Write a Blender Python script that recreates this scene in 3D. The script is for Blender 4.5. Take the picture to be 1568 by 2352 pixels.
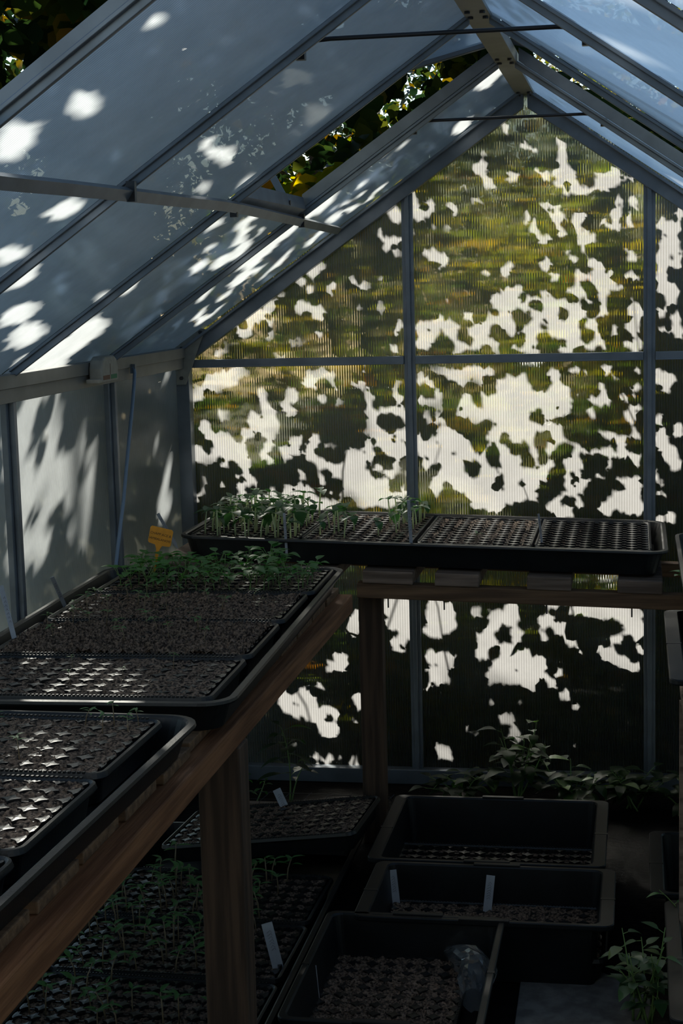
import bpy, math, random
import numpy as np
from mathutils import Vector, Matrix, noise, Euler
S = bpy.context.scene
for o in list(bpy.data.objects): bpy.data.objects.remove(o)
COL = S.collection
rnd = random.Random(7)
nr = np.random.default_rng(11)
R = math.radians

# ---------------------------------------------------------------- camera, light, exposure
cam_d = bpy.data.cameras.new('camera'); cam = bpy.data.objects.new('camera', cam_d); COL.objects.link(cam)
yaw, pitch, roll = .1795, -.137, -.026
fw = Vector((-math.sin(yaw)*math.cos(pitch), math.cos(yaw)*math.cos(pitch), math.sin(pitch)))
rt = Vector((math.cos(yaw), math.sin(yaw), 0)); up = rt.cross(fw)
r2 = math.cos(roll)*rt+math.sin(roll)*up; u2 = -math.sin(roll)*rt+math.cos(roll)*up
M = Matrix((r2, u2, -fw)).transposed().to_4x4(); M.translation = (.312, -4.8647, 1.5194)
cam.matrix_world = M
cam_d.sensor_fit = 'VERTICAL'; cam_d.sensor_height = 36; cam_d.lens = 3766.6/2352*36
cam_d.clip_start = .05; cam_d.clip_end = 200
S.camera = cam
SUN_DIR = Vector((-.296, .814, .5)).normalized()
sun_d = bpy.data.lights.new('sun', 'SUN'); sun = bpy.data.objects.new('sun', sun_d); COL.objects.link(sun)
sun.rotation_euler = SUN_DIR.to_track_quat('Z', 'Y').to_euler(); sun.location = (-6, 16, 10)
sun_d.energy = 12.5; sun_d.angle = R(.8); sun_d.color = (1, .95, .875)
w = bpy.data.worlds.new('world'); S.world = w; w.use_nodes = True
nt = w.node_tree; sky = nt.nodes.new('ShaderNodeTexSky'); sky.sky_type = 'NISHITA'; sky.sun_disc = False
sky.sun_elevation = R(30); sky.sun_rotation = math.atan2(SUN_DIR.x, SUN_DIR.y); sky.altitude = 100; sky.air_density = 1.3; sky.dust_density = .2; sky.ozone_density = 4
nt.links.new(sky.outputs[0], nt.nodes['Background'].inputs[0]); nt.nodes['Background'].inputs[1].default_value = .165
S.view_settings.view_transform = 'Standard'; S.view_settings.look = 'None'
S.view_settings.exposure = 0.0; S.view_settings.gamma = 1; S.view_settings.use_curve_mapping = False
cy = S.cycles
cy.max_bounces = 10; cy.diffuse_bounces = 4; cy.glossy_bounces = 4; cy.transmission_bounces = 8; cy.transparent_max_bounces = 10
cy.caustics_reflective = False; cy.caustics_refractive = True; cy.sample_clamp_indirect = 6; cy.use_denoising = True

# ---------------------------------------------------------------- materials
def mat(name):
    m = bpy.data.materials.new(name); m.use_nodes = True; t = m.node_tree
    return m, t, t.nodes, t.links
def pbr(name, col, rough=.5, metal=0, spec=.5, var=0, vscale=20, bump=0, bscale=60, stretch=None, col2=None, coat=0):
    m, t, N, L = mat(name); b = N['Principled BSDF']
    b.inputs['Base Color'].default_value = (*col, 1); b.inputs['Roughness'].default_value = rough
    b.inputs['Metallic'].default_value = metal; b.inputs['Specular IOR Level'].default_value = spec
    b.inputs['Coat Weight'].default_value = coat
    tc = N.new('ShaderNodeTexCoord'); src = tc.outputs['Object']
    if stretch:
        mp = N.new('ShaderNodeMapping'); mp.inputs['Scale'].default_value = stretch; L.new(src, mp.inputs[0]); src = mp.outputs[0]
    if var or col2:
        nz = N.new('ShaderNodeTexNoise'); nz.inputs['Scale'].default_value = vscale; nz.inputs['Detail'].default_value = 5; L.new(src, nz.inputs[0])
        rp = N.new('ShaderNodeValToRGB'); e = rp.color_ramp.elements
        e[0].position = .40; e[1].position = .62
        c2 = col2 or tuple(min(1, c*(1+var)) for c in col)
        e[0].color = (*[c*(1-var) for c in col], 1); e[1].color = (*c2, 1)
        L.new(nz.outputs[0], rp.inputs[0]); L.new(rp.outputs[0], b.inputs['Base Color'])
    if bump:
        nb = N.new('ShaderNodeTexNoise'); nb.inputs['Scale'].default_value = bscale; nb.inputs['Detail'].default_value = 4; L.new(src, nb.inputs[0])
        bp = N.new('ShaderNodeBump'); bp.inputs['Strength'].default_value = bump; bp.inputs['Distance'].default_value = .004
        L.new(nb.outputs[0], bp.inputs['Height']); L.new(bp.outputs[0], b.inputs['Normal'])
    return m
def polycarbonate(name, axis, tint, trans_w=.47, refr_w=.44, clear_w=.06, slope=.75):
    """twin-wall sheet: fine parallel ribs every 7.5 mm scatter light across the ribs"""
    m, t, N, L = mat(name); N.remove(N['Principled BSDF']); out = N['Material Output']
    g = N.new('ShaderNodeNewGeometry')
    sp = N.new('ShaderNodeSeparateXYZ'); L.new(g.outputs['Position'], sp.inputs[0])
    def math_(op, a, b=None):
        n = N.new('ShaderNodeMath'); n.operation = op
        for i, v in enumerate((a, b)):
            if v is None: continue
            if isinstance(v, (int, float)): n.inputs[i].default_value = v
            else: L.new(v, n.inputs[i])
        return n.outputs[0]
    ph = math_('MULTIPLY', sp.outputs[axis], 838.0)
    sn = math_('SINE', ph)
    amp = math_('MULTIPLY', sn, slope)
    cv = N.new('ShaderNodeCombineXYZ'); L.new(amp, cv.inputs[axis])
    ad = N.new('ShaderNodeVectorMath'); ad.operation = 'ADD'; L.new(g.outputs['Normal'], ad.inputs[0]); L.new(cv.outputs[0], ad.inputs[1])
    nm = N.new('ShaderNodeVectorMath'); nm.operation = 'NORMALIZE'; L.new(ad.outputs[0], nm.inputs[0])
    # rib webs a little denser + dust
    web = math_('POWER', math_('ABSOLUTE', math_('COSINE', math_('MULTIPLY', ph, .5))), 8)
    nz = N.new('ShaderNodeTexNoise'); nz.inputs['Scale'].default_value = 9; nz.inputs['Detail'].default_value = 8; nz.inputs['Roughness'].default_value = .7
    L.new(g.outputs['Position'], nz.inputs[0])
    dirt = math_('ADD', math_('MULTIPLY', nz.outputs[0], .5), .68)
    val = math_('MULTIPLY', math_('SUBTRACT', 1.0, math_('MULTIPLY', web, .34)), dirt)
    cl = N.new('ShaderNodeMix'); cl.data_type = 'RGBA'; cl.blend_type = 'MULTIPLY'; cl.inputs[0].default_value = 1
    cl.inputs[6].default_value = (*tint, 1)
    vv = N.new('ShaderNodeCombineColor'); [L.new(val, vv.inputs[i]) for i in range(3)]; L.new(vv.outputs[0], cl.inputs[7])
    tr = N.new('ShaderNodeBsdfTranslucent'); L.new(cl.outputs[2], tr.inputs[0])
    df = N.new('ShaderNodeBsdfDiffuse'); df.inputs[0].default_value = (.55, .57, .55, 1)
    rf = N.new('ShaderNodeBsdfRefraction'); rf.inputs['Roughness'].default_value = .13; rf.inputs['IOR'].default_value = 1.22
    rf.inputs['Color'].default_value = (.93, .95, .9, 1); L.new(nm.outputs[0], rf.inputs['Normal'])
    tp = N.new('ShaderNodeBsdfTransparent'); tp.inputs[0].default_value = (.95, .97, .93, 1)
    gl = N.new('ShaderNodeBsdfGlossy'); gl.inputs['Roughness'].default_value = .22
    def mix(f, a, b):
        n = N.new('ShaderNodeMixShader'); n.inputs[0].default_value = f; L.new(a, n.inputs[1]); L.new(b, n.inputs[2]); return n.outputs[0]
    dw = 1-trans_w-refr_w-clear_w
    a = mix(dw/(dw+trans_w), tr.outputs[0], df.outputs[0])
    b = mix(clear_w/(clear_w+refr_w), rf.outputs[0], tp.outputs[0])
    c = mix(refr_w+clear_w, a, b)
    c = mix(.05, c, gl.outputs[0])
    L.new(c, out.inputs[0])
    return m
def leafmat(name, ramp, trans=.45, gloss=.25, rough=.45):
    m, t, N, L = mat(name); N.remove(N['Principled BSDF']); out = N['Material Output']
    g = N.new('ShaderNodeNewGeometry'); rp = N.new('ShaderNodeValToRGB'); e = rp.color_ramp.elements
    while len(e) < len(ramp): e.new(.5)
    for el, (p, c) in zip(e, ramp): el.position = p; el.color = (*c, 1)
    L.new(g.outputs['Random Per Island'], rp.inputs[0])
    d = N.new('ShaderNodeBsdfDiffuse'); L.new(rp.outputs[0], d.inputs[0])
    hs = N.new('ShaderNodeHueSaturation'); hs.inputs['Saturation'].default_value = 1.15; hs.inputs['Value'].default_value = 1.7; L.new(rp.outputs[0], hs.inputs['Color'])
    tr = N.new('ShaderNodeBsdfTranslucent'); L.new(hs.outputs[0], tr.inputs[0])
    gl = N.new('ShaderNodeBsdfGlossy'); gl.inputs['Roughness'].default_value = rough
    m1 = N.new('ShaderNodeMixShader'); m1.inputs[0].default_value = trans; L.new(d.outputs[0], m1.inputs[1]); L.new(tr.outputs[0], m1.inputs[2])
    fr = N.new('ShaderNodeFresnel'); fr.inputs[0].default_value = 1.4
    mu = N.new('ShaderNodeMath'); mu.operation = 'MULTIPLY'; mu.inputs[1].default_value = gloss; L.new(fr.outputs[0], mu.inputs[0])
    mu.use_clamp = True
    m2 = N.new('ShaderNodeMixShader'); L.new(mu.outputs[0], m2.inputs[0]); L.new(m1.outputs[0], m2.inputs[1]); L.new(gl.outputs[0], m2.inputs[2])
    L.new(m2.outputs[0], out.inputs[0])
    return m
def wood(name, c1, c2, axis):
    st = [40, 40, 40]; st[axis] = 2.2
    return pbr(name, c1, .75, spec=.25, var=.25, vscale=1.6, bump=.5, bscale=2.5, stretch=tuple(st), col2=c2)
MT = dict(
    alu=pbr('aluminium', (.20, .225, .26), .42, .55, var=.12, vscale=14, bump=.05),
    alu_pale=pbr('pale_aluminium', (.20, .20, .19), .5, .35, var=.1, vscale=10),
    steel=pbr('dark_steel', (.05, .05, .055), .4, .6),
    pane_back=polycarbonate('ribbed_polycarbonate_gable', 0, (.80, .80, .77), .31, .59, .07),
    pane_side=polycarbonate('ribbed_polycarbonate_side', 1, (.90, .96, .95), .55, .33, .07),
    black=pbr('black_plastic', (.004, .005, .006), .40, spec=.5, var=.3, vscale=30, bump=.08, bscale=200),
    tub=pbr('dark_tub_plastic', (.004, .005, .006), .42, spec=.35, var=.3, vscale=15),
    cell=pbr('glossy_cell_plastic', (.012, .012, .013), .27, spec=.6, bump=.12, bscale=90),
    soil=pbr('potting_soil', (.07, .048, .035), .85, spec=.25, var=.6, vscale=170, bump=.9, bscale=260, col2=(.25, .17, .12)),
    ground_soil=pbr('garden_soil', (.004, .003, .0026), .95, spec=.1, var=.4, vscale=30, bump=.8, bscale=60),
    outside=pbr('meadow_ground', (.07, .08, .03), .95, spec=.1, var=.5, vscale=6, col2=(.16, .13, .07)),
    slab=pbr('concrete_slab', (.13, .125, .12), .9, spec=.2, var=.25, vscale=25, bump=.3, bscale=80),
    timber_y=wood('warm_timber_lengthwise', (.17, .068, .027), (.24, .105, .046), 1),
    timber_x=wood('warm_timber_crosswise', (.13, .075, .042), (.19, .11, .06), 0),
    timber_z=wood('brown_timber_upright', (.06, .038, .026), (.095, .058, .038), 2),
    grey_timber=wood('weathered_timber', (.16, .11, .08), (.24, .17, .13), 0),
    dark_plank=wood('light_blocking_boarding', (.03, .022, .016), (.06, .042, .03), 2),
    bark=wood('bark', (.05, .04, .03), (.09, .07, .05), 2),
    white=pbr('white_label_plastic', (.34, .35, .38), .45, var=.06, vscale=40),
    ink=pbr('ink', (.03, .02, .015), .7),
    orange=pbr('orange_plastic', (.72, .30, .02), .4, var=.06, vscale=60),
    gauge=pbr('off_white_plastic', (.27, .265, .235), .5, var=.08, vscale=60),
    green=pbr('green_print', (.02, .16, .07), .6), brown=pbr('brown_print', (.12, .05, .03), .6),
    blue=pbr('blue_grey_tube', (.16, .23, .33), .45),
    stem_pale=leafmat('pale_stem', [(0, (.52, .58, .38)), (1, (.58, .62, .44))], .5, .1), stem_green=pbr('green_stem', (.13, .22, .06), .5), stem_red=pbr('reddish_stem', (.22, .16, .09), .5),
    leaf_round=leafmat('seedling_leaf', [(0, (.035, .085, .03)), (.6, (.05, .12, .04)), (1, (.10, .15, .04))], .35, .10, .4),
    leaf_fresh=leafmat('fresh_leaf', [(0, (.045, .14, .035)), (.7, (.075, .21, .05)), (1, (.12, .26, .06))], .4, .08),
    leaf_tree=leafmat('tree_leaf', [(0, (.025, .055, .012)), (.45, (.05, .085, .015)), (.72, (.14, .15, .02)), (.9, (.26, .19, .025)), (1, (.28, .10, .02))], .5, .12),
    leaf_dark=leafmat('dark_tree_leaf', [(0, (.008, .02, .008)), (.65, (.022, .042, .011)), (.9, (.07, .075, .014)), (1, (.18, .10, .02))], .32, .10),
    leaf_yellow=leafmat('yellowing_leaf', [(0, (.08, .12, .015)), (.5, (.22, .23, .02)), (.85, (.40, .31, .03)), (1, (.32, .13, .03))], .5, .1),
    leaf_vine=leafmat('yellowing_vine_leaf', [(0, (.05, .085, .015)), (.4, (.11, .13, .018)), (.75, (.26, .23, .025)), (.93, (.34, .24, .03)), (1, (.30, .13, .03))], .6, .08),
    leaf_base=leafmat('shaded_plant_leaf', [(0, (.012, .032, .010)), (.75, (.025, .06, .016)), (1, (.09, .18, .03))], .5, .06),  # shade is put into this leaf green, with a few lit-looking leaves
    straw=pbr('dry_straw', (.5, .4, .28), .7),
)
def film():
    m = pbr('clear_film', (.7, .75, .8), .12, spec=.7); b = m.node_tree.nodes['Principled BSDF']
    b.inputs['Transmission Weight'].default_value = .93; b.inputs['IOR'].default_value = 1.15
    return m
MT['film'] = film()

# ---------------------------------------------------------------- mesh helpers
class MB:
    def __init__(s): s.v = []; s.f = []; s.mi = []
    def add(s, v, f, mi=0):
        n = len(s.v); s.v += [tuple(p) for p in v]; s.f += [tuple(i+n for i in q) for q in f]; s.mi += [mi]*len(f); return s
    def box(s, x0, x1, y0, y1, z0, z1, mi=0):
        v = [(x, y, z) for z in (z0, z1) for y in (y0, y1) for x in (x0, x1)]
        return s.add(v, [(0, 2, 3, 1), (4, 5, 7, 6), (0, 1, 5, 4), (2, 6, 7, 3), (0, 4, 6, 2), (1, 3, 7, 5)], mi)
    def beam(s, a, b, w, h, upv=(0, 0, 1), mi=0):
        a, b = Vector(a), Vector(b); d = (b-a).normalized(); u = Vector(upv); x = d.cross(u).normalized(); u = x.cross(d)
        v = [p+x*i*w/2+u*j*h/2 for p in (a, b) for (i, j) in ((-1, -1), (1, -1), (1, 1), (-1, 1))]
        return s.add(v, [(0, 1, 2, 3), (7, 6, 5, 4), (0, 4, 5, 1), (1, 5, 6, 2), (2, 6, 7, 3), (3, 7, 4, 0)], mi)
    def tube(s, pts, r, n=6, mi=0, cap=True):
        pts = [Vector(p) for p in pts]; rs = r if isinstance(r, (list, tuple)) else [r]*len(pts)
        v = []; f = []; u = None
        for i, p in enumerate(pts):
            d = (pts[min(i+1, len(pts)-1)]-pts[max(i-1, 0)]).normalized()
            if u is None: u = d.orthogonal().normalized()
            u = (u-d*u.dot(d)).normalized(); w_ = d.cross(u)
            v += [p+(u*math.cos(k*2*math.pi/n)+w_*math.sin(k*2*math.pi/n))*rs[i] for k in range(n)]
        for i in range(len(pts)-1):
            for k in range(n):
                a = i*n+k; b = i*n+(k+1) % n; f.append((a, b, b+n, a+n))
        if cap: f += [tuple(range(n))[::-1], tuple(range((len(pts)-1)*n, len(pts)*n))]
        return s.add(v, f, mi)
    def loft(s, loops, mi=0, cap0=True, cap1=True):
        n = len(loops[0]); v = [p for l in loops for p in l]; f = []
        for i in range(len(loops)-1):
            for k in range(n):
                a = i*n+k; b = i*n+(k+1) % n; f.append((a, b, b+n, a+n))
        if cap0: f.append(tuple(range(n))[::-1])
        if cap1: f.append(tuple(range((len(loops)-1)*n, len(loops)*n)))
        return s.add(v, f, mi)
    def prism(s, poly, fn0, fn1, mi=0):
        return s.loft([[fn0(*p) for p in poly], [fn1(*p) for p in poly]], mi)
    def build(s, name, mats, parent=None, smooth=False, loc=None, bevel=0):
        me = bpy.data.meshes.new(name); me.from_pydata(s.v, [], s.f)
        for m in (mats if isinstance(mats, (list, tuple)) else [mats]): me.materials.append(MT[m] if isinstance(m, str) else m)
        me.polygons.foreach_set('material_index', s.mi)
        if smooth: me.polygons.foreach_set('use_smooth', [True]*len(s.f))
        me.update()
        o = bpy.data.objects.new(name, me); COL.objects.link(o)
        if parent: o.parent = parent
        if loc: o.location = loc
        if bevel:
            b = o.modifiers.new('edge', 'BEVEL'); b.width = bevel; b.segments = 2; b.limit_method = 'ANGLE'; b.angle_limit = R(40)
        return o
def tag(o, label, cat, group=None):
    o['label'] = label; o['category'] = cat
    if group: o['group'] = group
    return o
def struct(o, label=None):
    o['kind'] = 'structure'
    if label: o['label'] = label
    return o
def thing(name, label, cat, loc=(0, 0, 0), rot=(0, 0, 0), group=None):
    o = bpy.data.objects.new(name, None); COL.objects.link(o); o.location = loc; o.rotation_euler = rot
    o.empty_display_size = .05
    return tag(o, label, cat, group)
def dup(root, loc, rot=(0, 0, 0), label=None, group=None, scale=1):
    r = root.copy(); COL.objects.link(r); r.location = loc; r.rotation_euler = rot; r.scale = (scale,)*3
    if label: r['label'] = label
    if group: r['group'] = group
    for ch in KIDS.get(root.name, ()):
        c = ch.copy(); COL.objects.link(c); c.parent = r
    return r
KIDS = {}
def kids(root, *ch): KIDS[root.name] = list(ch); return root
def rrect(hx, hy, r, z, n=5, cx=0, cy=0):
    out = []
    for (sx, sy, a0) in ((1, 1, 0), (-1, 1, 90), (-1, -1, 180), (1, -1, 270)):
        for k in range(n+1):
            a = R(a0+90*k/n); out.append((cx+sx*(hx-r)+r*math.cos(a), cy+sy*(hy-r)+r*math.sin(a), z))
    return out

# ---------------------------------------------------------------- the greenhouse shell
HW, ZE, ZR, BAY, NB = 1.065, 1.343, 2.074, .718, 7
SL = (ZR-ZE)/HW
YF = -BAY*NB
def roofz(x): return ZR-SL*abs(x)
struct(MB().box(-14, 14, -12, 22, -.12, -.04).build('ground', 'outside'))
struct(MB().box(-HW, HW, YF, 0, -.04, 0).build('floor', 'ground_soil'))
# gable sheets
def gable(name, y, flip):
    poly = [(-HW, .03), (HW, .03), (HW, ZE), (0, ZR), (-HW, ZE)]
    if flip: poly = poly[::-1]
    return struct(MB().add([(x, y, z) for x, z in poly], [tuple(range(5))]).build(name, 'pane_back'))
gable('wall_back', 0, False)      # normals face the inside
b = MB()
for k in range(15):                            # unseen near end, dark planks added to cut the front light
    xa = -HW+k*2*HW/15; xb = xa+2*HW/15-.004; za, zb = roofz(xa), roofz(xb)
    b.loft([[(xa, y, 0), (xb, y, 0), (xb, y, zb), (xa, y, za)] for y in (YF-.03, YF-.008)])
struct(b.build('wall_front', 'dark_plank'))
def side(name, x, flip):
    q = [(x, YF, .03), (x, 0, .03), (x, 0, ZE), (x, YF, ZE)]
    return struct(MB().add(q if not flip else q[::-1], [(0, 1, 2, 3)]).build(name, 'pane_side'))
side('wall_left', -HW, True); side('wall_right', HW, False)
VX = .52                                      # the vents reach from the ridge to here
def roof(name, s, vents):
    b = MB()
    for k in range(NB):
        x0 = VX if k in vents else 0
        y0, y1 = -BAY*(k+1)+.004, -BAY*k-.004
        q = [(s*x0, y0, roofz(x0)), (s*x0, y1, roofz(x0)), (s*HW, y1, ZE), (s*HW, y0, ZE)]
        b.add(q if s > 0 else q[::-1], [(0, 1, 2, 3)])
    return struct(b.build(name, 'pane_side'))
for s, v in ((-1, (1, 4)), (1, (1,))):
    o = roof('ceiling', s, v)
    # make the sheet normals look down into the house
    me = o.data
    if me.polygons[0].normal.z > 0: me.flip_normals()
for nm in ('wall_back', 'wall_left', 'wall_right'):
    me = bpy.data.objects[nm].data; p = me.polygons[0]
    if p.normal.dot(Vector((0, -2.4, 1))-p.center) < 0: me.flip_normals()
TN = [0]
def trim(b, m='alu', bevel=.0012):
    TN[0] += 1
    return struct(b.build('trim_%d' % TN[0], m, bevel=bevel))
for x in (-.35, .35):                          # gable mullions with a raised middle rib
    zt = roofz(x)-.05
    for y, dy in ((0, -1), (YF, 1)):
        b = MB(); ys = sorted((y+dy*.003, y+dy*.016)); b.box(x-.017, x+.017, *ys, .03, zt)
        ys = sorted((y+dy*.016, y+dy*.026)); b.box(x-.006, x+.006, *ys, .03, zt); trim(b)
for y, dy in ((0, -1), (YF, 1)):
    ys = sorted((y+dy*.004, y+dy*.024))
    for x0, x1 in ((-1.04, -.367), (-.333, .333), (.367, 1.04)):
        b = MB(); b.box(x0, x1, *ys, 1.284, 1.308); b.box(x0, x1, min(ys)-.006 if dy < 0 else min(ys), max(ys) if dy < 0 else max(ys)+.006, 1.284, 1.288); trim(b)
    trim(MB().box(-HW, HW, *sorted((y+dy*.002, y+dy*.04)), 0, .045))
    for s in (-1, 1):                          # corner posts and sloping gable bars
        trim(MB().box(*sorted((s*1.062, s*1.022)), *sorted((y+dy*.003, y+dy*.045)), .0, 1.29))
        P = [(s*1.05, ZE-.012), (s*.006, ZR-.016), (s*.006, ZR-.062), (s*1.02, ZE-.038)]
        b = MB().prism(P, lambda x, z: (x, y+dy*.003, z), lambda x, z: (x, y+dy*.035, z)); trim(b)
        P = [(s*1.05, ZE-.006), (s*.006, ZR-.010), (s*.006, ZR-.020), (s*1.05, ZE-.016)]
        trim(MB().prism(P, lambda x, z: (x, y+dy*.03, z), lambda x, z: (x, y+dy*.062, z)))
for s in (-1, 1):                              # eave beams, sills, wall posts
    b = MB(); b.box(*sorted((s*1.060, s*1.028)), YF, -.046, 1.316, 1.346); b.box(*sorted((s*1.060, s*1.034)), YF, -.046, 1.284, 1.316); trim(b, 'alu_pale')
    trim(MB().box(*sorted((s*1.064, s*1.03)), YF, -.046, 0, .045))
    for k in range(1, NB):
        y = -BAY*k
        b = MB().box(*sorted((s*1.062, s*1.048)), y-.02, y+.02, .045, 1.284); b.box(*sorted((s*1.048, s*1.036)), y-.005, y+.012, .045, 1.284); trim(b)
    for k in range(1, NB):                     # glazing bars under the roof sheets
        y = -BAY*k; d = .006
        P = [(s*1.04, ZE+.014), (s*.02, ZR-.014-d), (s*.02, ZR-.036), (s*1.04, ZE-.010)]
        b = MB().prism(P, lambda x, z: (x, y-.0045, z), lambda x, z: (x, y+.0045, z))
        P = [(s*1.04, ZE+.015), (s*.02, ZR-.016), (s*.02, ZR-.024), (s*1.04, ZE+.007)]
        b.prism(P, lambda x, z: (x, y-.012, z), lambda x, z: (x, y+.012, z))
        trim(b)
b = MB(); b.box(-.026, .026, YF, 0, ZR-.026, ZR+.004); b.box(-.006, .006, YF, 0, ZR+.004, ZR+.03)
for k in range(NB+1):                          # bolt heads on the ridge
    for yy in (-.03, -.10):
        for x in (-.015, .015):
            y = -BAY*k+yy
            if y < YF: continue
            b.loft([[(x+.006*math.cos(a), y+.006*math.sin(a), z) for a in [j*math.pi/3 for j in range(6)]] for z in (ZR-.026, ZR-.031)], 1)
trim(b, ['alu_pale', 'steel'])

# roof vents: raised frames with their own sheet, sill and side curbs
def vent(n, s, k, drop, label):
    y0, y1 = -BAY*(k+1), -BAY*k
    b = MB(); L = VX+.05; z0 = ZR+.022
    def e(x, dz): return (s*x, z0-drop*x+dz)
    for ya, yb in ((y0+.022, y0+.046), (y1-.046, y1-.022)):
        P = [e(.02, 0), e(L, 0), e(L, .022), e(.02, .022)]
        b.prism(P, lambda x, z: (x, ya, z), lambda x, z: (x, yb, z))
    for xa, xb in ((.02, .04), (L-.025, L)):
        P = [e(xa, 0), e(xb, 0), e(xb, .022), e(xa, .022)]
        b.prism(P, lambda x, z: (x, y0+.024, z), lambda x, z: (x, y1-.024, z))
    fr = struct(b.build('window_%d' % n, 'alu', bevel=.001), label)
    q = [(*e(.02, .011), y0+.03), (*e(.02, .011), y1-.03), (*e(L-.01, .011), y1-.03), (*e(L-.01, .011), y0+.03)]
    p = MB().add([(x, y, z) for x, z, y in q], [(0, 1, 2, 3)]).build('pane', 'pane_side', fr)
    if p.data.polygons[0].normal.z > 0: p.data.flip_normals()
    for yc, dy in ((y0, -1), (y1, 1)):          # upstands on both sides of the opening
        P = [(s*.03, ZR-.02), (s*VX, roofz(VX)), (s*VX, roofz(VX)+(.034 if n < 3 else .018)), (s*.03, ZR+(.012 if n < 3 else .0))]
        MB().prism(P, lambda x, z: (x, yc-.004, z), lambda x, z: (x, yc+.004, z)).build('side_curb', 'alu', fr)
    P = [(s*(VX-.012), roofz(VX)-.004), (s*(VX+.022), roofz(VX)-.030), (s*(VX+.026), roofz(VX)-.018), (s*VX, roofz(VX)+.002), (s*VX, roofz(VX)+.026), (s*(VX-.006), roofz(VX)+.026)]
    sill = MB().prism(P, lambda x, z: (x, y0+.02, z), lambda x, z: (x, y1-.02, z)).build('sill', 'alu', fr)
    bb = MB()
    for yy in (y0+.2, y0+.3):
        bb.box(*sorted((s*(VX+.002), s*(VX+.022))), yy-.012, yy+.012, roofz(VX)-.032, roofz(VX)-.022)
    bb.build('sill_catch', 'steel', sill)
    return fr
vent(1, -1, 1, .24, 'open roof vent on the left slope near the gable')
vent(2, 1, 1, .30, 'open roof vent on the right slope near the gable')
vent(3, -1, 4, .05, 'open roof vent at the near end of the left slope')
# ---------------------------------------------------------------- fittings on the frame
def tie_rod(y, xl, z, label):
    t = thing('tie_rod', label, 'rod', (0, y, z), group='tie rods across the roof')
    MB().tube([(-xl-.02, 0, -.018), (-xl, 0, -.002), (-xl+.03, 0, 0), (xl-.03, 0, 0), (xl, 0, -.002), (xl+.02, 0, -.018)], .0038, 8).build('rod', 'steel', t, smooth=True)
    for s in (-1, 1):
        b = MB().box(s*(xl+.02)-.008, s*(xl+.02)+.008, -.008, .008, -.032, -.012)
        b.tube([(s*(xl+.02), -.016, -.024), (s*(xl+.02), .016, -.024)], .006, 6)
        b.build('clip', 'steel', t)
    return t
tie_rod(-2.12, .215, 1.924, 'thin dark tie rod spanning the roof nearest the camera, upper of the two')
tie_rod(-.70, .215, 1.922, 'thin dark tie rod spanning the roof in front of the gable peak')
pts = [(-.540, -3.45, 1.669), (-.537, -2.80, 1.671), (-.531, -2.47, 1.676), (-.525, -2.186, 1.680), (-.520, -1.853, 1.684), (-.513, -1.508, 1.688), (-.518, -.968, 1.684), (-.530, -.04, 1.676)]
cur = []
for k in range(len(pts)-1):
    p0, p1, p2, p3 = [Vector(pts[min(len(pts)-1, max(0, q))]) for q in (k-1, k, k+1, k+2)]
    for q in range(5):
        t = q/5; cur.append(.5*((2*p1)+(p2-p0)*t+(2*p0-5*p1+4*p2-p3)*t*t+(3*p1-p0-3*p2+p3)*t**3))
b = MB()
for pa, pb in zip(cur[:-1], cur[1:]): b.beam(pa, pb, .012, .021, upv=(.55, 0, .83))
bar = thing('bracing_bar', 'long bowed aluminium bracing bar running under the left roof slope', 'bar', (0, 0, 0))
b.build('bar', 'alu', bar)
for k in range(1, 5):
    c = MB().box(-.527, -.512, -BAY*k-.026, -BAY*k-.014, 1.668, 1.702).build('bar_clip', 'steel', bar)
vs = thing('vent_stay', 'slim metal stay arm holding open the left roof vent', 'stay arm', (-.515, -.93, 1.715))
MB().beam((0, 0, .004), (-.055, -.026, .118), .004, .017, upv=(1, 0, 0)).build('arm', 'blue', vs)
MB().tube([(.008, 0, .006), (-.012, 0, .006)], .006, 8).build('pivot', 'steel', vs)
gs = thing('corner_bracket', 'pale bolted gusset plate joining corner post, eave and gable bar', 'bracket', (-1.03, -.05, 1.3))
P = [(-.03, .055), (-.03, -.02), (-.028, -.065), (.0, -.065), (.018, -.02), (.045, .05), (.068, .10), (.035, .108)]
gp = MB().prism(P, lambda x, z: (x, -.003, z), lambda x, z: (x, .001, z)).build('plate', 'gauge', gs)
for x, z in ((.052, .092), (-.012, .068), (-.008, .045), (-.012, -.045)):
    MB().loft([[(x+.006*math.cos(a), y, z+.006*math.sin(a)) for a in [j*math.pi/3 for j in range(6)]] for y in (-.003, -.009)]).build('bolt', 'steel', gp)
g = thing('eave_gauge', 'small off-white plastic gauge with a rounded top clipped on the eave beam', 'gauge', (-1.026, -.888, 1.296))
P = [(-.066, 0), (.066, 0), (.066, .035), (.055, .055), (.035, .064), (-.035, .064), (-.055, .055), (-.066, .035)]
gh = MB().prism(P, lambda y, z: (0, y, z), lambda y, z: (.034, y, z)).build('housing', 'gauge', g, bevel=.004)
MB().box(.0, .034, -.092, -.064, 0, .010).build('side_tab', 'gauge', g, bevel=.002)
MB().box(.0341, .0346, -.058, -.004, .006, .017).build('brown_print', 'brown', gh)
MB().box(.0341, .0346, .004, .052, .006, .017).build('green_print', 'green', gh)
MB().box(.0341, .0345, -.0015, .0015, .017, .045).build('scale_line', 'brown', gh)
h = [(-1.022, -.597, 1.318), (-1.018, -.60, 1.30), (-1.014, -.64, 1.23), (-1.012, -.70, 1.12), (-1.01, -.77, .98), (-1.006, -.84, .88), (-1.002, -.885, .82), (-1.0, -.90, .775)]
hose = thing('hanging_tube', 'blue-grey tube hanging from the eave beam down the left wall', 'tube', h[-1])
MB().tube([Vector(p)-Vector(h[-1]) for p in h], .0052, 8).build('tube', 'blue', hose, smooth=True)
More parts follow.
